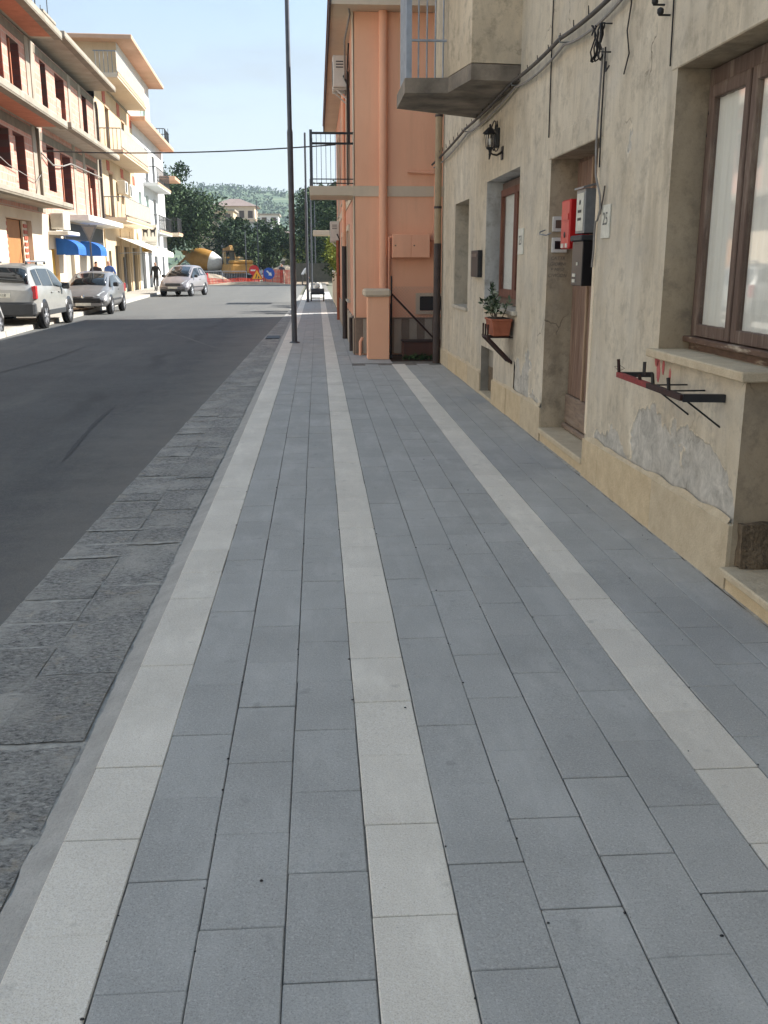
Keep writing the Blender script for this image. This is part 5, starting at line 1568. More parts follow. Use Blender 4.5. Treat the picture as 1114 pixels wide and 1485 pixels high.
# overhead wires
def span(name, a, b, sag_, r, mat, label, n=26):
    a = Vector(a); b = Vector(b)
    L = [a.lerp(b, i / n) - Vector((0, 0, sag_ * 4 * (i / n) * (1 - i / n))) for i in range(n + 1)]
    return tag(MB().tube(L, r, 6).build(name, mat), label, 'wire')
span('overhead_wire', L3(.06, -2.6, 5.75), (XO, 34.0, 5.45), .15, .022, M_wire, 'overhead wire crossing the street from the unfinished building to the orange house')
span('overhead_wire', L3(1.1, -12, 9.3), (2.0, 12, 11.2), .5, .012, M_wire, 'thin overhead wire at the upper left corner against the sky')
lw = thing('facade_cable', tuple(L3(.1, -3, 4)), 'pale cable looped across the brick front of the unfinished building', 'cable')
MB().tube([L3(.05, -3.2, 5.7), L3(.15, -1.5, 5.35), L3(.15, .5, 5.5), L3(.12, 2.2, 5.75), L3(.12, 9.8, 5.8)], .03, 6).build('cable', M_wirelt, lw)
MB().tube([L3(.1, -11, 5.2), L3(.1, -8, 4.75), L3(.1, -5.5, 4.6), L3(.1, -4.2, 4.55), L3(.1, -3.3, 4.9)], .015, 6).build('cable', M_wirelt, lw)

# ================================================================== VEHICLES
def local(o, parent):
    """parts modelled in the parent's own frame"""
    o.parent = parent; o.location = (0, 0, 0)
    return o
def make_car(name, label, loc, heading, st, paintm, group='cars parked along the far kerb', wheelR=.31, wheels=(-1.3, 1.3), halfw=.84, front='hatch', roofbars=False, lower=None):
    """st: stations (x, z_bottom, z_belt, z_roof, w_low, w_belt, w_roof); +x is the front"""
    car = thing(name, loc, label, 'car', group)
    car.rotation_euler = (0, 0, heading)
    def sec(q):
        x, zb, zl, zr, wl, wb, wr = q
        zm = zb + (zl - zb) * .5
        return [(x, 0, zb), (x, wl * .86, zb), (x, wl, zb + .13), (x, wl * 1.0, zm), (x, wb, zl), (x, wr, zr - .05 * (zr > zl + .1)), (x, wr * .82, zr), (x, 0, zr + .025)]
    secs = [sec(q) for q in st]
    m = MB(); vs = []; n = 8
    for s_ in secs:
        vs += [Vector(p) for p in s_]
        vs += [Vector((p[0], -p[1], p[2])) for p in s_[1:-1]]
    k = 14
    ring = list(range(8)) + [13, 12, 11, 10, 9, 8]
    fs = []
    for i in range(len(secs) - 1):
        for j in range(14):
            a, b = ring[j], ring[(j + 1) % 14]
            fs.append((i * k + a, i * k + b, (i + 1) * k + b, (i + 1) * k + a))
    fs.append(tuple(ring)[::-1]); fs.append(tuple((len(secs) - 1) * k + r_ for r_ in ring))
    m.add(vs, fs, True)
    body = m.build('body', paintm); local(body, car)
    md = body.modifiers.new('edge', 'EDGE_SPLIT'); md.split_angle = radians(42)
    def P_(i, j, side=1):
        p = Vector(secs[i][j]); p.y *= side; return p
    def panel(nm, quad, mat, off, parent=car, ins=.0):
        q = [Vector(p) for p in quad]
        c = sum(q, Vector()) / 4
        nrm = (q[2] - q[0]).cross(q[3] - q[1]).normalized()
        if nrm.dot(c - Vector((0, 0, .6))) < 0: nrm = -nrm
        q = [p + (c - p) * ins for p in q]
        o = MB().prism([p + nrm * off for p in q], -nrm * (off + .02)).build(nm, mat); local(o, parent)
        return o
    def strip(nm, i0, i1, a, b, mat, off=.012, ws=.93):
        """glass across the car between stations i0 and i1 (fractions a..b), following the roof section"""
        ra = []; rb = []
        for j, sd in ((5, -1), (6, -1), (7, 1), (6, 1), (5, 1)):
            p, q = P_(i0, j, sd), P_(i1, j, sd)
            d = (q - p); nrm = Vector((-d.z, 0, d.x)).normalized()
            if nrm.z < 0: nrm = -nrm
            for L_, f in ((ra, a), (rb, b)):
                w_ = p.lerp(q, f) + nrm * off; w_.y *= ws; L_.append(w_)
        mb = MB(); mb.add(ra + rb, [(k_, k_ + 1, k_ + 6, k_ + 5) for k_ in range(4)], True)
        o = local(mb.build(nm, mat, fix=False), car); sm_ = o.modifiers.new('thick', 'SOLIDIFY'); sm_.thickness = .008
        return o
    return car, secs, P_, (panel, strip)
def wheel_set(car, halfw, wheels, R, spokes=5):
    proto = None
    for wx in wheels:
        for s in (1, -1):
            ar = MB(); ar.lathe([(0, .002), (R * 1.18, .002), (R * 1.18, -.05)], 22, Matrix.Translation((wx, s * (halfw + .004), R + .02)) @ Matrix.Rotation(-s * pi / 2, 4, 'X'))
            o = ar.build('wheel_arch', M_blackpl); local(o, car)
            w = bpy.data.objects.new('wheel', None); COL.objects.link(w); w.parent = car; w.location = (wx, s * (halfw - .06), R); w.rotation_euler = (-s * pi / 2, 0, 0)
            if proto is None:
                t = MB(); t.lathe([(R * .62, -.09), (R * .93, -.1), (R, -.07), (R, .07), (R * .93, .1), (R * .62, .09)], 24); ty = t.mesh('tyre', M_tyre)
                r_ = MB(); r_.lathe([(R * .66, .085), (R * .60, .07), (R * .57, .05)], 24)
                for i in range(spokes):
                    a = 2 * pi * i / spokes
                    r_.bar((.02 * cos(a), .02 * sin(a), .085), (R * .6 * cos(a), R * .6 * sin(a), .085), R * .22, .02)
                r_.lathe([(0, .1), (R * .16, .1), (R * .18, .08)], 12)
                rm = r_.mesh('rim', M_rim)
                h = MB(); h.lathe([(0, .045), (R * .62, .045)], 20); hm = h.mesh('hub', M_plastic)
                proto = (ty, rm, hm)
            for nm, me in zip(('tyre', 'rim', 'hub'), proto):
                o = bpy.data.objects.new(nm, me); COL.objects.link(o); o.parent = w
    return
def lb_(nm, mat, car, *a, b=.01): 
    o = MB().bbox(*a, b=b).build(nm, mat); return local(o, car)

# silver off-roader seen from behind
st = [(-2.16, .45, .95, 1.02, .74, .78, .70), (-2.12, .36, 1.0, 1.06, .84, .86, .78), (-2.02, .34, 1.06, 1.20, .88, .89, .76), (-1.86, .33, 1.07, 1.64, .90, .89, .66), (-1.3, .32, 1.06, 1.70, .90, .89, .68), (-.2, .32, 1.03, 1.70, .90, .89, .68), (.45, .32, 1.01, 1.60, .90, .88, .66), (1.12, .32, 1.0, 1.06, .90, .87, .74), (1.9, .34, .93, .97, .88, .84, .72), (2.12, .40, .80, .84, .80, .76, .6), (2.18, .46, .66, .7, .7, .66, .5)]
car, secs, P_, (panel, strip) = make_car('parked_car', 'silver off-roader with roof rails and a red tail lamp, seen from behind', (-8.27, 28.55, ZR), radians(90), st, M_silver)
wheel_set(car, .90, (-1.32, 1.30), .35, 6)
for s in (1, -1):
    panel('side_window', [P_(3, 4, s).lerp(P_(3, 5, s), .12), P_(4, 4, s).lerp(P_(4, 5, s), .12), P_(4, 5, s).lerp(P_(4, 4, s), .12), P_(3, 5, s).lerp(P_(4, 5, s), .35).lerp(P_(3, 4, s), .12)], M_carglass, .006, ins=.05)
    panel('side_window', [P_(4, 4, s).lerp(P_(4, 5, s), .1).lerp(P_(5, 4, s), .05), P_(5, 4, s).lerp(P_(5, 5, s), .1), P_(5, 5, s).lerp(P_(5, 4, s), .12), P_(4, 5, s).lerp(P_(4, 4, s), .12).lerp(P_(5, 5, s), .05)], M_carglass, .006, ins=.04)
    panel('side_window', [P_(5, 4, s).lerp(P_(5, 5, s), .1).lerp(P_(6, 4, s), .08), P_(7, 4, s).lerp(P_(7, 5, s), .1), P_(6, 5, s).lerp(P_(6, 4, s), .12), P_(5, 5, s).lerp(P_(5, 4, s), .12).lerp(P_(6, 5, s), .08)], M_carglass, .008, ins=.04)
    lb_('tail_lamp', M_tail, car, -2.13, -1.95, s * .87 - .05, s * .87 + .05, .80, 1.14)
    lb_('mirror', M_carglass, car, .62, .78, s * 1.0 - .1, s * 1.0 + .1, 1.0, 1.18, b=.03)
    lb_('roof_rail', M_alu, car, -1.7, .2, s * .60 - .02, s * .60 + .02, 1.745, 1.785)
    for x in (-1.62, -.7, .12): lb_('rail_foot', M_plastic, car, x - .06, x + .06, s * .60 - .02, s * .60 + .02, 1.68, 1.744)
    lb_('side_cladding', M_plastic, car, -.9, .9, s * .905 - .012, s * .905 + .012, .34, .48)
    lb_('door_handle', M_silver, car, -.55, -.38, s * .91 - .015, s * .91 + .015, .92, .96)
    lb_('door_handle', M_silver, car, .25, .42, s * .91 - .015, s * .91 + .015, .92, .96)
strip('rear_window', 2, 3, .02, .86, M_carglass, .012, .95)
strip('windscreen', 7, 6, .08, .92, M_carglass)
lb_('rear_bumper', M_plastic, car, -2.24, -2.0, -.89, .89, .36, .72, b=.05)
lb_('number_plate', M_paper, car, -2.175, -2.15, -.28, .28, .84, .96)
textmesh('plate_text', 'CN 118', .1, M_inkd, None, (0, 0, 0), (1, 0, 0), (0, 1, 0)).name = 'plate_text'
o = bpy.data.objects['plate_text']; o.parent = car; o.matrix_local = Matrix.Translation((-2.18, 0, .90)) @ Matrix(((0, 0, -1, 0), (-1, 0, 0, 0), (0, 1, 0, 0), (0, 0, 0, 1)))

def hatch(name, label, loc, heading, paintm, tall=0.0, length=3.85, group='cars parked along the far kerb', stub=False):
    k = length / 3.85; t = tall
    st = [(-1.92 * k, .42, .82 + t * .3, .86 + t * .3, .68, .70, .62), (-1.88 * k, .30, .88 + t * .4, .93 + t * .4, .78, .80, .72), (-1.72 * k, .26, .95 + t * .5, 1.12 + t * .7, .82, .82, .66), (-1.25 * k, .24, .96 + t * .5, 1.40 + t, .83, .82, .60), (-.5 * k, .24, .93 + t * .45, 1.43 + t, .83, .82, .60), (.12 * k, .24, .91 + t * .4, 1.38 + t, .83, .81, .59), (.98 * k + t * .6, .24, .89 + t * .3, .93 + t * .3, .83, .80, .66), (1.55 * k, .26, .76 + t * .25, .80 + t * .25, .82, .77, .62), (1.82 * k, .30, .60 + t * .15, .64 + t * .15, .78, .72, .56), (1.92 * k, .36, .50, .53, .68, .62, .48)]
    car, secs, P_, (panel, strip) = make_car(name, label, loc, heading, st, paintm, group)
    wheel_set(car, .825, (-1.22 * k, 1.22 * k), .30 + t * .08, 7)
    for s in (1, -1):
        panel('side_window', [P_(3, 4, s).lerp(P_(3, 5, s), .12).lerp(P_(2, 4, s), .4), P_(4, 4, s).lerp(P_(4, 5, s), .1), P_(4, 5, s).lerp(P_(4, 4, s), .12), P_(3, 5, s).lerp(P_(3, 4, s), .15)], M_carglass, .006, ins=.05)
        panel('side_window', [P_(4, 4, s).lerp(P_(4, 5, s), .1).lerp(P_(5, 4, s), .1), P_(6, 4, s).lerp(P_(6, 5, s), .2), P_(5, 5, s).lerp(P_(5, 4, s), .1), P_(4, 5, s).lerp(P_(4, 4, s), .12).lerp(P_(5, 5, s), .1)], M_carglass, .010, ins=.05)
        lb_('mirror', M_plastic, car, .62 * k, .76 * k, s * .92 - .09, s * .92 + .09, .93 + t * .3, 1.08 + t * .3, b=.03)
        lb_('tail_lamp', M_tail, car, -1.88 * k, -1.7 * k, s * .78 - .05, s * .78 + .05, .7, 1.0 + t)
        panel('headlamp', [P_(8, 4, s).lerp(P_(8, 3, s), .25), P_(7, 4, s).lerp(P_(7, 3, s), .2), P_(7, 4, s).lerp(P_(7, 6, s), .5), P_(8, 4, s).lerp(P_(8, 6, s), 1.1)], M_lamp, .02)
        lb_('door_handle', M_plastic, car, -.38, -.22, s * .83 - .012, s * .83 + .012, .80 + t * .3, .83 + t * .3)
        lb_('rub_strip', M_plastic, car, -.8 * k, .85 * k, s * .834 - .008, s * .834 + .008, .46, .53)
    strip('windscreen', 6, 5, .08, .93, M_carglass)
    strip('rear_window', 2, 3, .08, .9, M_carglass)
    return car, k, t
c1, k, t = hatch('parked_car', 'grey hatchback with a wide black front grille, facing the camera behind the off-roader', (-8.03, 36.2, ZR), radians(-90 + 1.5), M_greycar)
lb_('grille', M_blackpl, c1, 1.86, 1.945, -.60, .60, .40, .56, b=.03)
lb_('bumper_strip', M_greycar, c1, 1.90, 1.96, -.66, .66, .30, .38, b=.02)
lb_('chrome_bar', M_chrome, c1, 1.84, 1.93, -.36, .36, .60, .625)
o = MB().lathe([(0, .012), (.05, .01), (.06, 0)], 10, Matrix.Translation((1.925, 0, .61)) @ Matrix.Rotation(pi / 2, 4, 'Y')).build('emblem', M_chrome); local(o, c1)
lb_('number_plate', M_paper, c1, 1.95, 1.97, -.26, .26, .31, .41)
c2, k, t = hatch('parked_car', 'tall warm silver compact car, facing the camera near the white awning', (-7.35, 55.4, ZR), radians(-90 - 11), M_mauve, .20, 3.75)
lb_('grille', M_plastic, c2, 1.84, 1.90, -.42, .42, .56, .70, b=.02)
lb_('lower_bumper', M_plastic, c2, 1.80, 1.92, -.7, .7, .28, .40, b=.03)
lb_('number_plate', M_paper, c2, 1.90, 1.93, -.26, .26, .42, .52)
c3, k, t = hatch('parked_car', 'white car cut off at the left edge, parked behind the off-roader', (-8.42, 22.75, ZR), radians(90), M_whitecar, .02, 3.8)
far_cars = [(-.9, 118, 'white small car far away beyond the road works, left one', M_whitecar), (1.3, 121, 'pale small car far away beyond the road works, right one', M_silver)]
for x, y, l, p in far_cars: hatch('distant_car', l, (x, y, ZR), radians(-90), p, .05, 3.9, 'cars far beyond the road works')

# ---- concrete mixer lorry
mx = thing('mixer_lorry', (-10.6, 98, ZR), 'yellow concrete mixer lorry with a tilted drum behind the crowd barriers', 'lorry')
mx.rotation_euler = (0, 0, radians(-12)); mx.scale = (.82, .82, .82)
def lo(nm, mat, par, mb): return local(mb.build(nm, mat), par)
lo('chassis', M_plastic, mx, MB().bbox(-3.4, 4.0, -1.1, 1.1, .8, 1.15, b=.03))
prof = [(.35, -2.3), (.55, -2.25), (1.15, -1.2), (1.28, -.2), (1.2, .8), (.8, 1.8), (.5, 2.3), (0, 2.35)]
lo('drum', M_yellowp, mx, MB().lathe(prof[:5], 22, Matrix.Translation((-.4, 0, 2.55)) @ Matrix.Rotation(radians(90 + 14), 4, 'Y')))
lo('drum_front', M_white, mx, MB().lathe(prof[4:], 22, Matrix.Translation((-.4, 0, 2.55)) @ Matrix.Rotation(radians(90 + 14), 4, 'Y')))
lo('chute', M_yellowp, mx, MB().bar((-2.6, 0, 2.9), (-4.2, 0, 1.5), .6, .12))
lo('hopper', M_yellowp, mx, MB().lathe([(.3, 0), (.6, .5), (.62, .55)], 12, Matrix.Translation((-2.7, 0, 3.1))))
lo('cab', M_yellowp, mx, MB().bbox(2.3, 4.1, -1.15, 1.15, 1.15, 2.9, b=.15))
lo('cab_window', M_carglass, mx, MB().bbox(2.6, 3.8, -1.17, -1.152, 1.95, 2.7, b=.005))
lo('windscreen', M_carglass, mx, MB().bbox(4.102, 4.12, -1.0, 1.0, 1.95, 2.7, b=.005))
for x in (-2.3, -1.1, 3.1):
    for s in (1, -1):
        lo('wheel', M_tyre, mx, MB().lathe([(0, .16), (.35, .16), (.5, .14), (.5, -.14), (0, -.14)], 18, Matrix.Translation((x, s * 1.0, .5)) @ Matrix.Rotation(-s * pi / 2, 4, 'X')))
# ---- excavator
ex = thing('excavator', (-7.5, 93.5, ZR), 'yellow tracked excavator with a glazed cab in front of the trees', 'excavator')
ex.rotation_euler = (0, 0, radians(115))
for s in (1, -1):
    b = MB(); pts = [(1.5 + .35 * cos(a), s * .8, .38 + .36 * sin(a)) for a in [(-pi / 2 + pi * i / 8) for i in range(9)]] + [(-1.5 - .35 * cos(a), s * .8, .38 - .36 * sin(a)) for a in [(-pi / 2 + pi * i / 8) for i in range(9)]]
    lo('track', M_tyre, ex, b.prism([(p[0], p[1] - .22, p[2]) for p in pts], (0, .44, 0)))
lo('undercarriage', M_plastic, ex, MB().bbox(-.9, .9, -.6, .6, .45, .85, b=.04))
lo('house', M_yellowp, ex, MB().bbox(-1.8, .9, -1.1, 1.1, .87, 1.7, b=.12))
lo('engine_cover', M_yellowp, ex, MB().bbox(-1.75, -.4, -1.05, .95, 1.701, 2.05, b=.12))
cab_ = lo('cab', M_blackpl, ex, MB().box(-.3, .9, .25, .31, 1.7, 2.9).box(.84, .9, .31, 1.0, 2.82, 2.9).box(-.3, .9, 1.0, 1.06, 2.82, 2.9).box(-.3, -.24, 1.0, 1.06, 1.7, 2.82).box(.84, .9, 1.0, 1.06, 1.7, 2.82).box(-.3, .84, .31, 1.0, 2.84, 2.9))
lo('cab_glass', M_glass, ex, MB().box(-.27, .87, .28, 1.03, 1.72, 2.81))
lo('boom', M_yellowp, ex, MB().bar((.9, -.3, 1.4), (2.3, -.3, 3.3), .35, .4).bar((2.2, -.3, 3.2), (4.0, -.3, 2.9), .3, .35))
lo('stick', M_yellowp, ex, MB().bar((3.9, -.3, 3.1), (4.6, -.3, 1.0), .25, .3))
lo('bucket', M_plastic, ex, MB().prism([(4.3, -.7, 1.0), (5.0, -.7, 1.0), (5.0, -.7, .5), (4.6, -.7, .2), (4.2, -.7, .5)], (0, .8, 0)))

# ================================================================== ROAD WORKS
site = structure(MB().box(-13.5, 1.0, 84.5, 130, ZR + .004, ZR + .03).build('dirt_ground', M_dirt))
def mound(name, label, x, y, rx, ry, hgt, sd, mat, cat='heap'):
    vs = []; fs = []; n = 18; r_ = 6
    for j in range(r_ + 1):
        q = j / r_
        for i in range(n):
            t = 2 * pi * i / n
            k = 1 + .25 * mnoise.noise(Vector((cos(t) * 2, sin(t) * 2, sd)))
            vs.append((x + rx * q * k * cos(t), y + ry * q * k * sin(t), ZR + hgt * (1 - q * q) + .12 * hgt * mnoise.noise(Vector((q * 5 * cos(t), q * 5 * sin(t), sd)))))
    for j in range(r_):
        for i in range(n):
            fs.append((j * n + i, j * n + (i + 1) % n, (j + 1) * n + (i + 1) % n, (j + 1) * n + i))
    m = MB(); m.add(vs, fs); o = m.build(name, mat); return tag(o, label, cat)
mound('dirt_heap', 'low pale heap of earth in front of the orange mesh', -5.6, 83.4, 3.6, .7, .28, 2, M_dirt)
mound('dirt_heap', 'larger earth heap behind the blue arrow sign', -3.0, 92, 2.2, 2.0, 1.6, 5, M_dirt)
mound('dirt_heap', 'earth heap beside the crowd barriers', -9.8, 89, 2.5, 1.5, .9, 7, M_dirt)
# orange plastic mesh
def mesh_fence(x0, x1, y, z0, z1, label, lean=0.0):
    o = thing('mesh_fence', ((x0 + x1) / 2, y, ZR), label, 'mesh fence', 'orange site mesh')
    m = MB(); st_ = .12
    n = int((x1 - x0) / st_)
    for i in range(n + 1):
        x = x0 + i * st_; m.bar((x, y + .15 * sin(x * 1.3), z0), (x, y + .15 * sin(x * 1.3) + lean, z1 - .05 * sin(x * 2.2)), .05, .012)
    k = max(1, int((z1 - z0) / .11))
    for j in range(k + 1):
        f = j / k
        for i in range(n):
            xa, xb = x0 + i * st_, x0 + (i + 1) * st_
            m.bar((xa, y + .15 * sin(xa * 1.3) + lean * f - .006, z0 + (z1 - .05 * sin(xa * 2.2) - z0) * f), (xb, y + .15 * sin(xb * 1.3) + lean * f - .006, z0 + (z1 - .05 * sin(xb * 2.2) - z0) * f), .012, .045)
    tag(m.build('netting', M_net, o, fix=False), kind='stuff')
    for i in range(int((x1 - x0) / 1.6) + 1):
        x = x0 + i * 1.6
        MB().tube([(x, y + .2, ZR), (x, y + .2 + lean, z1 + .1)], .015, 5).build('stake', M_rust, o)
mesh_fence(-9.6, -4.9, 84.6, ZR, .42, 'low sagging orange plastic mesh across the left lane', .5)
mesh_fence(-4.6, -2.9, 85.2, ZR, 1.1, 'upright orange mesh panel behind the road signs')
mesh_fence(-2.75, -1.9, 85.0, ZR, 1.15, 'narrow orange mesh panel right of the blue arrow sign')
# crowd barriers
def barrier(x, y, rz, label):
    o = thing('crowd_barrier', (x, y, ZR), label, 'barrier', 'steel crowd barriers'); o.rotation_euler = (0, 0, rz)
    for a, b_ in (((-1, 0, .2), (-1, 0, 1.1)), ((1, 0, .2), (1, 0, 1.1)), ((-1, 0, 1.1), (1, 0, 1.1)), ((-1, 0, .25), (1, 0, .25))):
        local(MB().tube([a, b_], .025, 6).build('frame_tube', M_alu), o)
    for i in range(13): local(MB().tube([(-.86 + i * .143, 0, .25), (-.86 + i * .143, 0, 1.1)], .009, 4).build('bar', M_alu), o)
    for s in (-.8, .8): local(MB().bar((s, -.28, .03), (s, .28, .03), .04, .04).build('foot', M_alu), o); local(MB().tube([(s, 0, .03), (s, 0, .25)], .02, 5).build('stem', M_alu), o)
barrier(-9.2, 86.4, .08, 'steel crowd barrier nearest the silver car'); barrier(-7.1, 86.2, -.05, 'steel crowd barrier in front of the excavator')
# dark site fence on the right lane
df = thing('site_fence', (-.6, 88, ZR), 'dark green net fence panels across the right lane', 'fence')
m = MB(); m.box(-1.85, 1.4, 88, 88.02, .1, 1.7); M_netd = simple('dark_net', S(96, 96, 88), S(74, 76, 68), 4, 0.9, 0.3, 30); m.build('net', M_netd, df)
for x in (-1.85, -.7, .4, 1.4): MB().tube([(x, 88.05, ZR), (x, 88.05, 1.8)], .03, 6).build('post', M_galv, df)
# signs
M_signred = simple('sign_red', S(200, 38, 40), S(180, 30, 32), 8, 0.5, 0.0); M_signyel = simple('sign_yellow', S(246, 176, 40), S(236, 166, 36), 8, 0.5, 0.0); M_signblue = simple('sign_blue', S(30, 84, 176), S(24, 72, 156), 8, 0.5, 0.0)
ws = thing('road_works_sign', (-5.05, 83.9, ZR), 'yellow triangular road works sign with a red border', 'road sign')
def tri2(c, s, y): return [(c[0] - s, y, c[1] - s * .58), (c[0] + s, y, c[1] - s * .58), (c[0], y, c[1] + s * 1.15)]
MB().prism(tri2((-5.05, .68), .55, 83.9), (0, .02, 0)).build('border', M_signred, ws); MB().prism(tri2((-5.05, .67), .42, 83.896), (0, .003, 0)).build('face', M_signyel, ws)
MB().prism([(-5.2, 83.892, .47), (-5.12, 83.892, .47), (-5.03, 83.892, .75), (-5.08, 83.892, .85)], (0, .003, 0)).build('symbol', M_black, ws); MB().prism([(-4.98, 83.892, .47), (-4.86, 83.892, .47), (-4.88, 83.892, .58), (-4.95, 83.892, .68)], (0, .003, 0)).build('symbol', M_black, ws)
for x in (-5.4, -4.7): MB().bar((x, 83.95, ZR), (x, 83.95, .4), .04, .03).build('leg', M_galv, ws)
rs = thing('road_sign', (-5.35, 84.25, ZR), 'round red sign with a white bar behind the yellow triangle', 'road sign')
def disc(c, r_, y, th): return MB().lathe([(0, th), (r_, th), (r_, 0), (0, 0)], 24, Matrix.Translation((c[0], y, c[1])) @ Matrix.Rotation(pi / 2, 4, 'X'), sm=False)
disc((-5.3, 1.12), .42, 84.25, .02).build('disc', M_signred, rs); MB().box(-5.58, -5.02, 84.222, 84.228, 1.05, 1.18).build('bar', M_white, rs)
MB().tube([(-5.3, 84.29, ZR), (-5.3, 84.29, 1.3)], .03, 6).build('post', M_galv, rs)
bs_ = thing('road_sign', (-4.05, 84.0, ZR), 'round blue sign with a white arrow pointing down to the right', 'road sign')
disc((-4.05, .86), .48, 84.0, .02).build('disc', M_signblue, bs_)
MB().prism([(-4.27, 83.974, 1.05), (-4.19, 83.974, 1.12), (-3.95, 83.974, .9), (-3.88, 83.974, .98), (-3.8, 83.974, .66), (-4.12, 83.974, .72), (-4.04, 83.974, .8)], (0, .004, 0)).build('arrow', M_white, bs_)
for x in (-4.35, -3.75): MB().bar((x, 84.03, ZR), (x, 84.03, .7), .04, .03).build('leg', M_galv, bs_)

# ================================================================== TREES, HILL, FAR HOUSES
def tree(name, label, base, ctr, rad, leafn, lsize, mat, clumps=26, group='trees beyond the road works', cat='tree', trunk_r=.22, lobes=None):
    o = thing(name, base, label, cat, group)
    base = Vector(base); ctr = Vector(ctr); rad = Vector(rad)
    top = ctr + Vector((0, 0, rad.z * .2))
    tr = MB(); mid = base.lerp(top, .5) + Vector((random.uniform(-.2, .2), random.uniform(-.2, .2), 0))
    tr.tube([base, base.lerp(mid, .5), mid, top], [trunk_r * 1.3, trunk_r, trunk_r * .8, trunk_r * .4], 9); tr.build('trunk', M_bark, o)
    cl = []
    for i in range(clumps):
        d = Vector((random.gauss(0, 1), random.gauss(0, 1), random.gauss(0, 1))).normalized()
        q = random.uniform(.35, .98) ** .6 * (1.18 if random.random() < .18 else 1)
        c = ctr + Vector((d.x * rad.x * q, d.y * rad.y * q, d.z * rad.z * q))
        cl.append((c, random.uniform(.22, .42) * min(rad)))
    lm = MB()
    for c, r_ in random.sample(cl, min(8, len(cl))):
        lm.tube([mid, mid.lerp(c, .5) + Vector((0, 0, .2)), c], [trunk_r * .5, trunk_r * .3, trunk_r * .12], 6)
    tag(lm.build('limbs', M_bark, o), kind='stuff')
    P = []
    for i in range(leafn):
        c, r_ = random.choice(cl)
        d = Vector((random.gauss(0, 1), random.gauss(0, 1), random.gauss(0, 1))).normalized() * r_ * random.uniform(.3, 1.15) ** .5
        P.append(c + d)
    meshobj('crown', leaves_mesh('crown', P, lsize, mat), o)
    return o
tree('evergreen_tree', 'large dark evergreen tree beside the white building', (-14.9, 97, 0), (-14.3, 97, 6.1), (4.9, 4.5, 3.7), 24000, .2, M_leaf, 80)
tree('evergreen_tree', 'dark round evergreen tree behind the excavator, left of the tall lamp post', (-9.2, 106, 0), (-8.6, 106, 3.4), (3.4, 3.2, 2.6), 12000, .2, M_leaf, 34)
tree('evergreen_tree', 'dark round evergreen tree right of the tall lamp post', (-5.6, 108, 0), (-5.3, 108, 3.1), (2.9, 3.0, 2.4), 10000, .2, M_leaf, 30)
tree('evergreen_tree', 'large dark tree behind the lamp posts on the right', (.6, 98, 0), (1.0, 98, 4.8), (3.6, 4.5, 3.9), 22000, .2, M_leaf, 54)
tree('evergreen_tree', 'tall thin-topped tree seen through the balcony railing', (2.6, 84, 0), (2.8, 84, 5.0), (2.4, 2.6, 4.2), 9000, .18, M_leaf, 36)
tree('evergreen_tree', 'small yellow-green tree at the end of the row, beside the rubble', (-2.6, 112, 0), (-2.5, 112, 2.6), (1.5, 1.6, 2.0), 3500, .18, M_leaf2, 20)
tree('garden_shrub', 'bright yellow-green shrub leaning over the garden wall', (1.5, 36.4, 0), (1.1, 36.6, 2.0), (.75, 1.6, .95), 3200, .075, M_leaf2, 24, 'garden shrubs', 'shrub', .05)
tree('garden_shrub', 'dark green shrub farther along the garden wall', (1.7, 41.4, 0), (1.4, 41.5, 1.6), (.8, 2.0, .8), 2600, .08, M_leaf, 22, 'garden shrubs', 'shrub', .05)

def house_far(name, label, x0, x1, y0, y1, h_, wm, roof='hip', rh=2.0, floors=3, nwin=4, cat='house'):
    o = thing(name, ((x0 + x1) / 2, y0, 0), label, cat, 'houses below the hill')
    MB().box(x0, x1, y0, y1, -.1, h_).build('wall', wm, o)
    if roof == 'hip':
        m = MB(); ov = .6; cx_, cy_ = (x0 + x1) / 2, (y0 + y1) / 2; rx = (x1 - x0) * .12
        a = [(x0 - ov, y0 - ov, h_ + .01), (x1 + ov, y0 - ov, h_ + .01), (x1 + ov, y1 + ov, h_ + .01), (x0 - ov, y1 + ov, h_ + .01), (cx_ - rx, cy_, h_ + rh), (cx_ + rx, cy_, h_ + rh)]
        m.add(a, [(0, 1, 5, 4), (1, 2, 5), (2, 3, 4, 5), (3, 0, 4), (0, 3, 2, 1)]); m.build('roof', M_rooffar, o)
    else:
        MB().box(x0 - .3, x1 + .3, y0 - .3, y1 + .3, h_ + .002, h_ + .3).build('roof', M_conc, o)
    fh = h_ / floors
    for f in range(floors):
        for i in range(nwin):
            xx = x0 + (x1 - x0) * (i + .5) / nwin
            w = MB().box(xx - .45, xx + .45, y0 - .06, y0 - .002, f * fh + .9, f * fh + 2.2).build('window', M_dkwood, o)
            MB().box(xx - .6, xx + .6, y0 - .12, y0 - .062, f * fh + .78, f * fh + .86).build('sill', M_white, w)
    return o
M_rooffar = simple('far_roof_tiles', S(146, 128, 120), S(128, 112, 104), 1, 0.9, 0.2, 10)
house_far('hillside_house', 'pale house with a brown hip roof above the trees', -19.5, -11.5, 190, 200, 12.1, M_cream, 'hip', 1.6, 4, 5)
house_far('hillside_house', 'low ochre house left of the hip-roofed house', -22.0, -14.5, 178, 186, 10.6, M_yellow, 'flat', 1, 4, 4)
house_far('hillside_house', 'pale flat-roofed house with a white parapet in front of the hip roof', -16.5, -7.5, 172, 180, 8.3, M_whitewall, 'flat', 1, 3, 5)
house_far('hillside_house', 'narrow white house right of the hip-roofed house', -10.4, -7.0, 186, 194, 10.3, M_whitewall, 'flat', 1, 4, 2)
house_far('hillside_house', 'small cream house at the right end of the row', -7.2, -4.8, 165, 172, 6.6, M_cream, 'hip', .8, 3, 2)
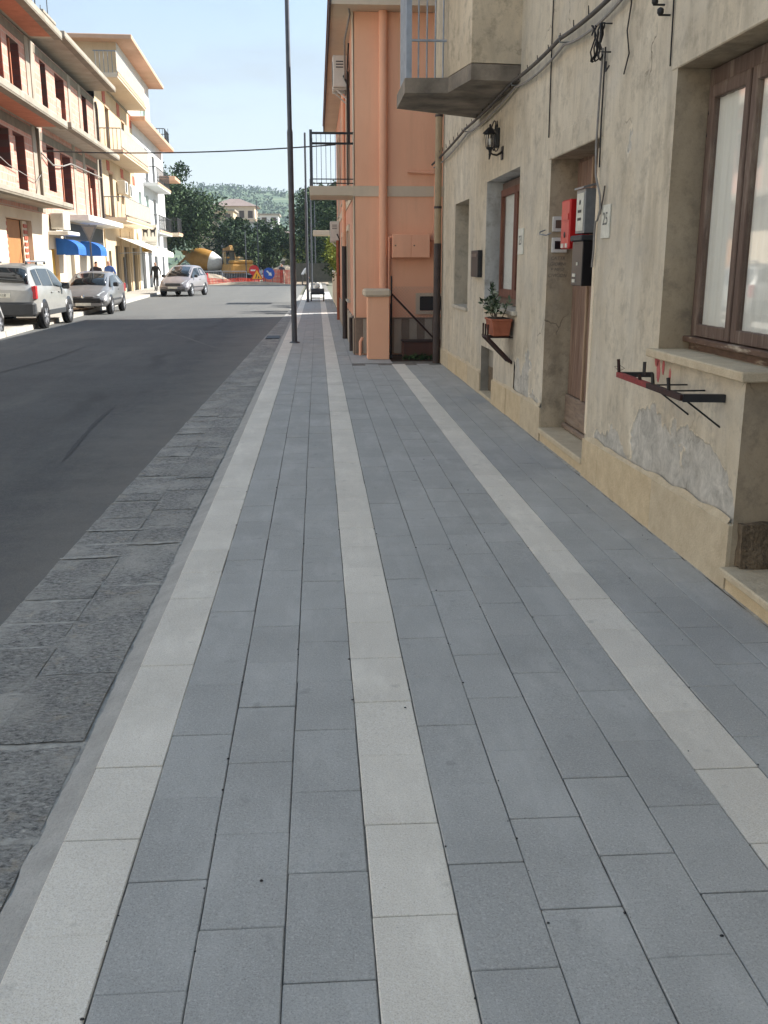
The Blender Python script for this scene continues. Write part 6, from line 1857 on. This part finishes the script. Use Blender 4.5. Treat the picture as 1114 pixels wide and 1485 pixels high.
house_far('hillside_house', 'low cream house behind the rubble at the street end', -4.4, -1.6, 140, 150, 4.6, M_cream, 'flat', 1, 2, 3)
# hill
def hill_h(x, y):
    ridge = 66 + 7 * mnoise.noise(Vector((x * .006, 1, 0))) + 4 * mnoise.noise(Vector((x * .02, 3, 0))) - .018 * max(0, x + 60) - .05 * max(0, -(x + 150))
    t = min(1, max(0, (y - 380) / 560))
    back = max(0, (y - 960) / 500)
    return ridge * (t * t * (3 - 2 * t)) * max(0, 1 - back) + 2.2 * mnoise.noise(Vector((x * .02, y * .02, 5))) * t - 1
m = MB(); vs = []; fs = []; nx, ny = 150, 60
for j in range(ny + 1):
    for i in range(nx + 1):
        x = -800 + 1600 * i / nx; y = 330 + 1050 * j / ny
        vs.append((x, y, hill_h(x, y)))
for j in range(ny):
    for i in range(nx):
        a = j * (nx + 1) + i; fs.append((a, a + 1, a + nx + 2, a + nx + 1))
m.add(vs, fs, True)
def hill_mat():
    t = NT('terraced_green_hill'); p = t.pos()
    c = t.ramp(t.noise(p, .035, 6, .65), [(.3, S(46, 68, 46)), (.5, S(68, 90, 60)), (.72, S(104, 116, 80))])
    x, y, z = t.xyz(p)
    terr = t.noise(t.scale(p, (.004, .01, .16)), 3.0, 4, .6)
    c = t.mix(t.math('MULTIPLY', t.fac(terr, .5, .62), .5), c, S(128, 136, 100))
    t.color(c); t.rough(1.0); return t.m
structure(m.build('hill', hill_mat(), fix=False))
P = []
for i in range(9000):
    x = random.uniform(-330, 200); y = random.uniform(430, 965)
    if mnoise.noise(Vector((x * .025, y * .025, 2))) < -.05: continue
    z = hill_h(x, y)
    r_ = random.uniform(1.2, 3.2)
    for q in range(5): P.append((x + random.uniform(-r_, r_), y + random.uniform(-r_, r_), z + random.uniform(0, r_ * 1.3)))
wood = meshobj('hillside_trees', leaves_mesh('hillside_trees', P, 1.5, M_leaf)); tag(wood, 'green trees and scrub covering the distant hill', 'woodland', kind='stuff')

# ================================================================== PEOPLE
def person(label, loc, heading, pose, top, legs, hair, skin, shoes, hgt=1.72):
    """one continuous skinned body; clothes are colour zones of the one surface"""
    k = hgt / 1.72
    V = []; E_ = []; Rr = []
    def v(x, y, z, r_, par=None):
        V.append((x * k, y * k, z * k)); Rr.append(r_ * k)
        if par is not None: E_.append((par, len(V) - 1))
        return len(V) - 1
    lean = pose.get('lean', 0)
    hz = pose.get('hip', .93)
    pel = v(0, 0, hz, .135)
    wa = v(0, .25 * lean, hz + .16, .125, pel)
    ch = v(0, .6 * lean, hz + .36, .155, wa)
    nk = v(0, .85 * lean, hz + .53, .06, ch)
    hb = v(0, .85 * lean + .01, hz + .60, .068, nk)
    hm = v(0, .9 * lean + .02, hz + .68, .088, hb)
    ht = v(0, .9 * lean + .01, hz + .76, .075, hm)
    ns = v(0, .9 * lean + .10, hz + .67, .018, hm)
    for s, (kn, an), (el, wr) in ((1, pose['legR'], pose['armR']), (-1, pose['legL'], pose['armL'])):
        hp = v(s * .09, 0, hz - .06, .095, pel)
        kk = v(s * .10, kn[0], kn[1], .065, hp)
        aa = v(s * .10, an[0], an[1], .045, kk)
        v(s * .105, an[0] + .08, max(.035, an[1] - .05), .04, aa); v(s * .11, an[0] + .17, max(.03, an[1] - .06), .032, len(V) - 1)
        sh = v(s * .19, .72 * lean, hz + .45, .07, ch)
        ee = v(s * (.24 + el[2]), el[0], el[1], .05, sh)
        ww = v(s * (.24 + wr[2]), wr[0], wr[1], .034, ee)
        pm = v(s * (.24 + wr[2]), wr[0] + .02, wr[1] - .07, .034, ww)
        for f in range(4):
            f1 = v(s * (.24 + wr[2]) + (f - 1.5) * .02, wr[0] + .035, wr[1] - .13 + abs(f - 1.4) * .008, .0095, pm)
            v(s * (.24 + wr[2]) + (f - 1.5) * .02, wr[0] + .055, wr[1] - .165 + abs(f - 1.4) * .01, .008, f1)
        tb = v(s * (.24 + wr[2]) - s * .035, wr[0] + .05, wr[1] - .075, .011, ww)
        v(s * (.24 + wr[2]) - s * .03, wr[0] + .07, wr[1] - .115, .009, tb)
    me = bpy.data.meshes.new('person'); me.from_pydata(V, E_, []); me.update()
    o = bpy.data.objects.new('person', me); COL.objects.link(o)
    o.location = loc; o.rotation_euler = (0, 0, heading)
    md = o.modifiers.new('skin', 'SKIN')
    sv = me.skin_vertices[0].data
    for i, r_ in enumerate(Rr): sv[i].radius = (r_, r_ * .92)
    sv[0].use_root = True
    s2 = o.modifiers.new('sub', 'SUBSURF'); s2.levels = 2; s2.render_levels = 2
    t = NT('clothing'); oc = t.n('ShaderNodeTexCoord').outputs['Object']
    x, y, z = t.xyz(oc)
    c = t.mix(t.fac(z, .10 * k, .105 * k), shoes, legs)
    wz = (hz - .02) * k
    c = t.mix(t.fac(z, wz, wz + .01), c, top)
    nz = (hz + .54) * k
    c = t.mix(t.fac(z, nz, nz + .01), c, skin)
    hairm = t.math('MAXIMUM', t.fac(t.math('SUBTRACT', z, t.math('MULTIPLY', y, .9)), (hz + .70 - .81 * lean) * k, (hz + .71 - .81 * lean) * k), 0.0)
    c = t.mix(t.math('MULTIPLY', hairm, t.fac(z, (hz + .60) * k, (hz + .61) * k)), c, hair)
    ax = t.math('ABSOLUTE', x)
    hand = t.math('MULTIPLY', t.fac(ax, .185 * k, .19 * k), t.fac(z, (pose['armR'][1][1] - .0) * k, (pose['armR'][1][1] - .02) * k))
    c = t.mix(hand, c, skin)
    c = t.mix(t.math('MULTIPLY', t.fac(t.noise(oc, 14, 4), .45, .7), .25), c, tuple(q * .5 for q in top[:3]) + (1,))
    t.color(c); t.rough(.85)
    me.materials.append(t.m)
    return tag(o, label, 'person')
SK = S(196, 148, 122); HR = S(40, 34, 30); BLK = S(38, 38, 42)
walk = dict(legR=((.10, .50), (-.08, .09)), legL=((.16, .52), (.24, .08)), armR=((-.04, 1.12, .02), (.10, .92, .03)), armL=((-.10, 1.12, .02), (.02, .90, .03)), lean=.03)
stand = dict(legR=((.02, .49), (-.02, .08)), legL=((.03, .49), (.01, .08)), armR=((-.03, 1.12, .03), (.10, .90, .0)), armL=((-.03, 1.12, .03), (.12, .92, .0)), lean=.06)
bent = dict(legR=((.03, .46), (-.05, .08)), legL=((.06, .46), (.06, .08)), armR=((.42, .95, .0), (.52, .68, -.02)), armL=((.42, .95, .0), (.50, .66, -.02)), lean=.5, hip=.88)
person('person in dark work clothes walking on the far pavement under the white awning', (-9.75, 61, .05), radians(170), walk, S(52, 50, 48), S(60, 54, 46), HR, SK, BLK)
person('person in a black jacket standing behind the grey hatchback', tuple(L3(1.5, -1.6, ZL)), radians(-10), stand, S(44, 36, 40), S(40, 40, 46), HR, SK, BLK)
person('person in a blue jacket standing by the blue awning', tuple(L3(1.1, 4.3, ZL)), radians(160), stand, S(70, 100, 160), S(50, 56, 80), S(90, 70, 50), SK, BLK, 1.75)
person('worker in a white shirt bending down beside the lamp post at the road works', (-1.25, 82.4, ZR), radians(-70), bent, S(230, 226, 220), S(90, 84, 76), HR, SK, BLK)
person('worker in dark clothes standing by the narrow orange mesh', (-3.05, 86.5, ZR), radians(180), stand, S(60, 66, 74), S(40, 42, 50), HR, SK, BLK)

# ================================================================== HAZE
hz = MB().box(-900, 900, -30, 1500, ZR - 1.2, 96).build('haze', None)
hm = bpy.data.materials.new('haze'); hm.use_nodes = True
hm.node_tree.nodes.clear()
ho = hm.node_tree.nodes.new('ShaderNodeOutputMaterial'); hv = hm.node_tree.nodes.new('ShaderNodeVolumePrincipled')
hv.inputs['Color'].default_value = (.72, .86, .95, 1); hv.inputs['Density'].default_value = 0.00032; hv.inputs['Anisotropy'].default_value = 0.2
hm.node_tree.links.new(hv.outputs[0], ho.inputs['Volume'])
hz.data.materials.clear(); hz.data.materials.append(hm)
hz['kind'] = 'stuff'; hz['label'] = 'pale blue summer haze in front of the hill'; hz['category'] = 'haze'
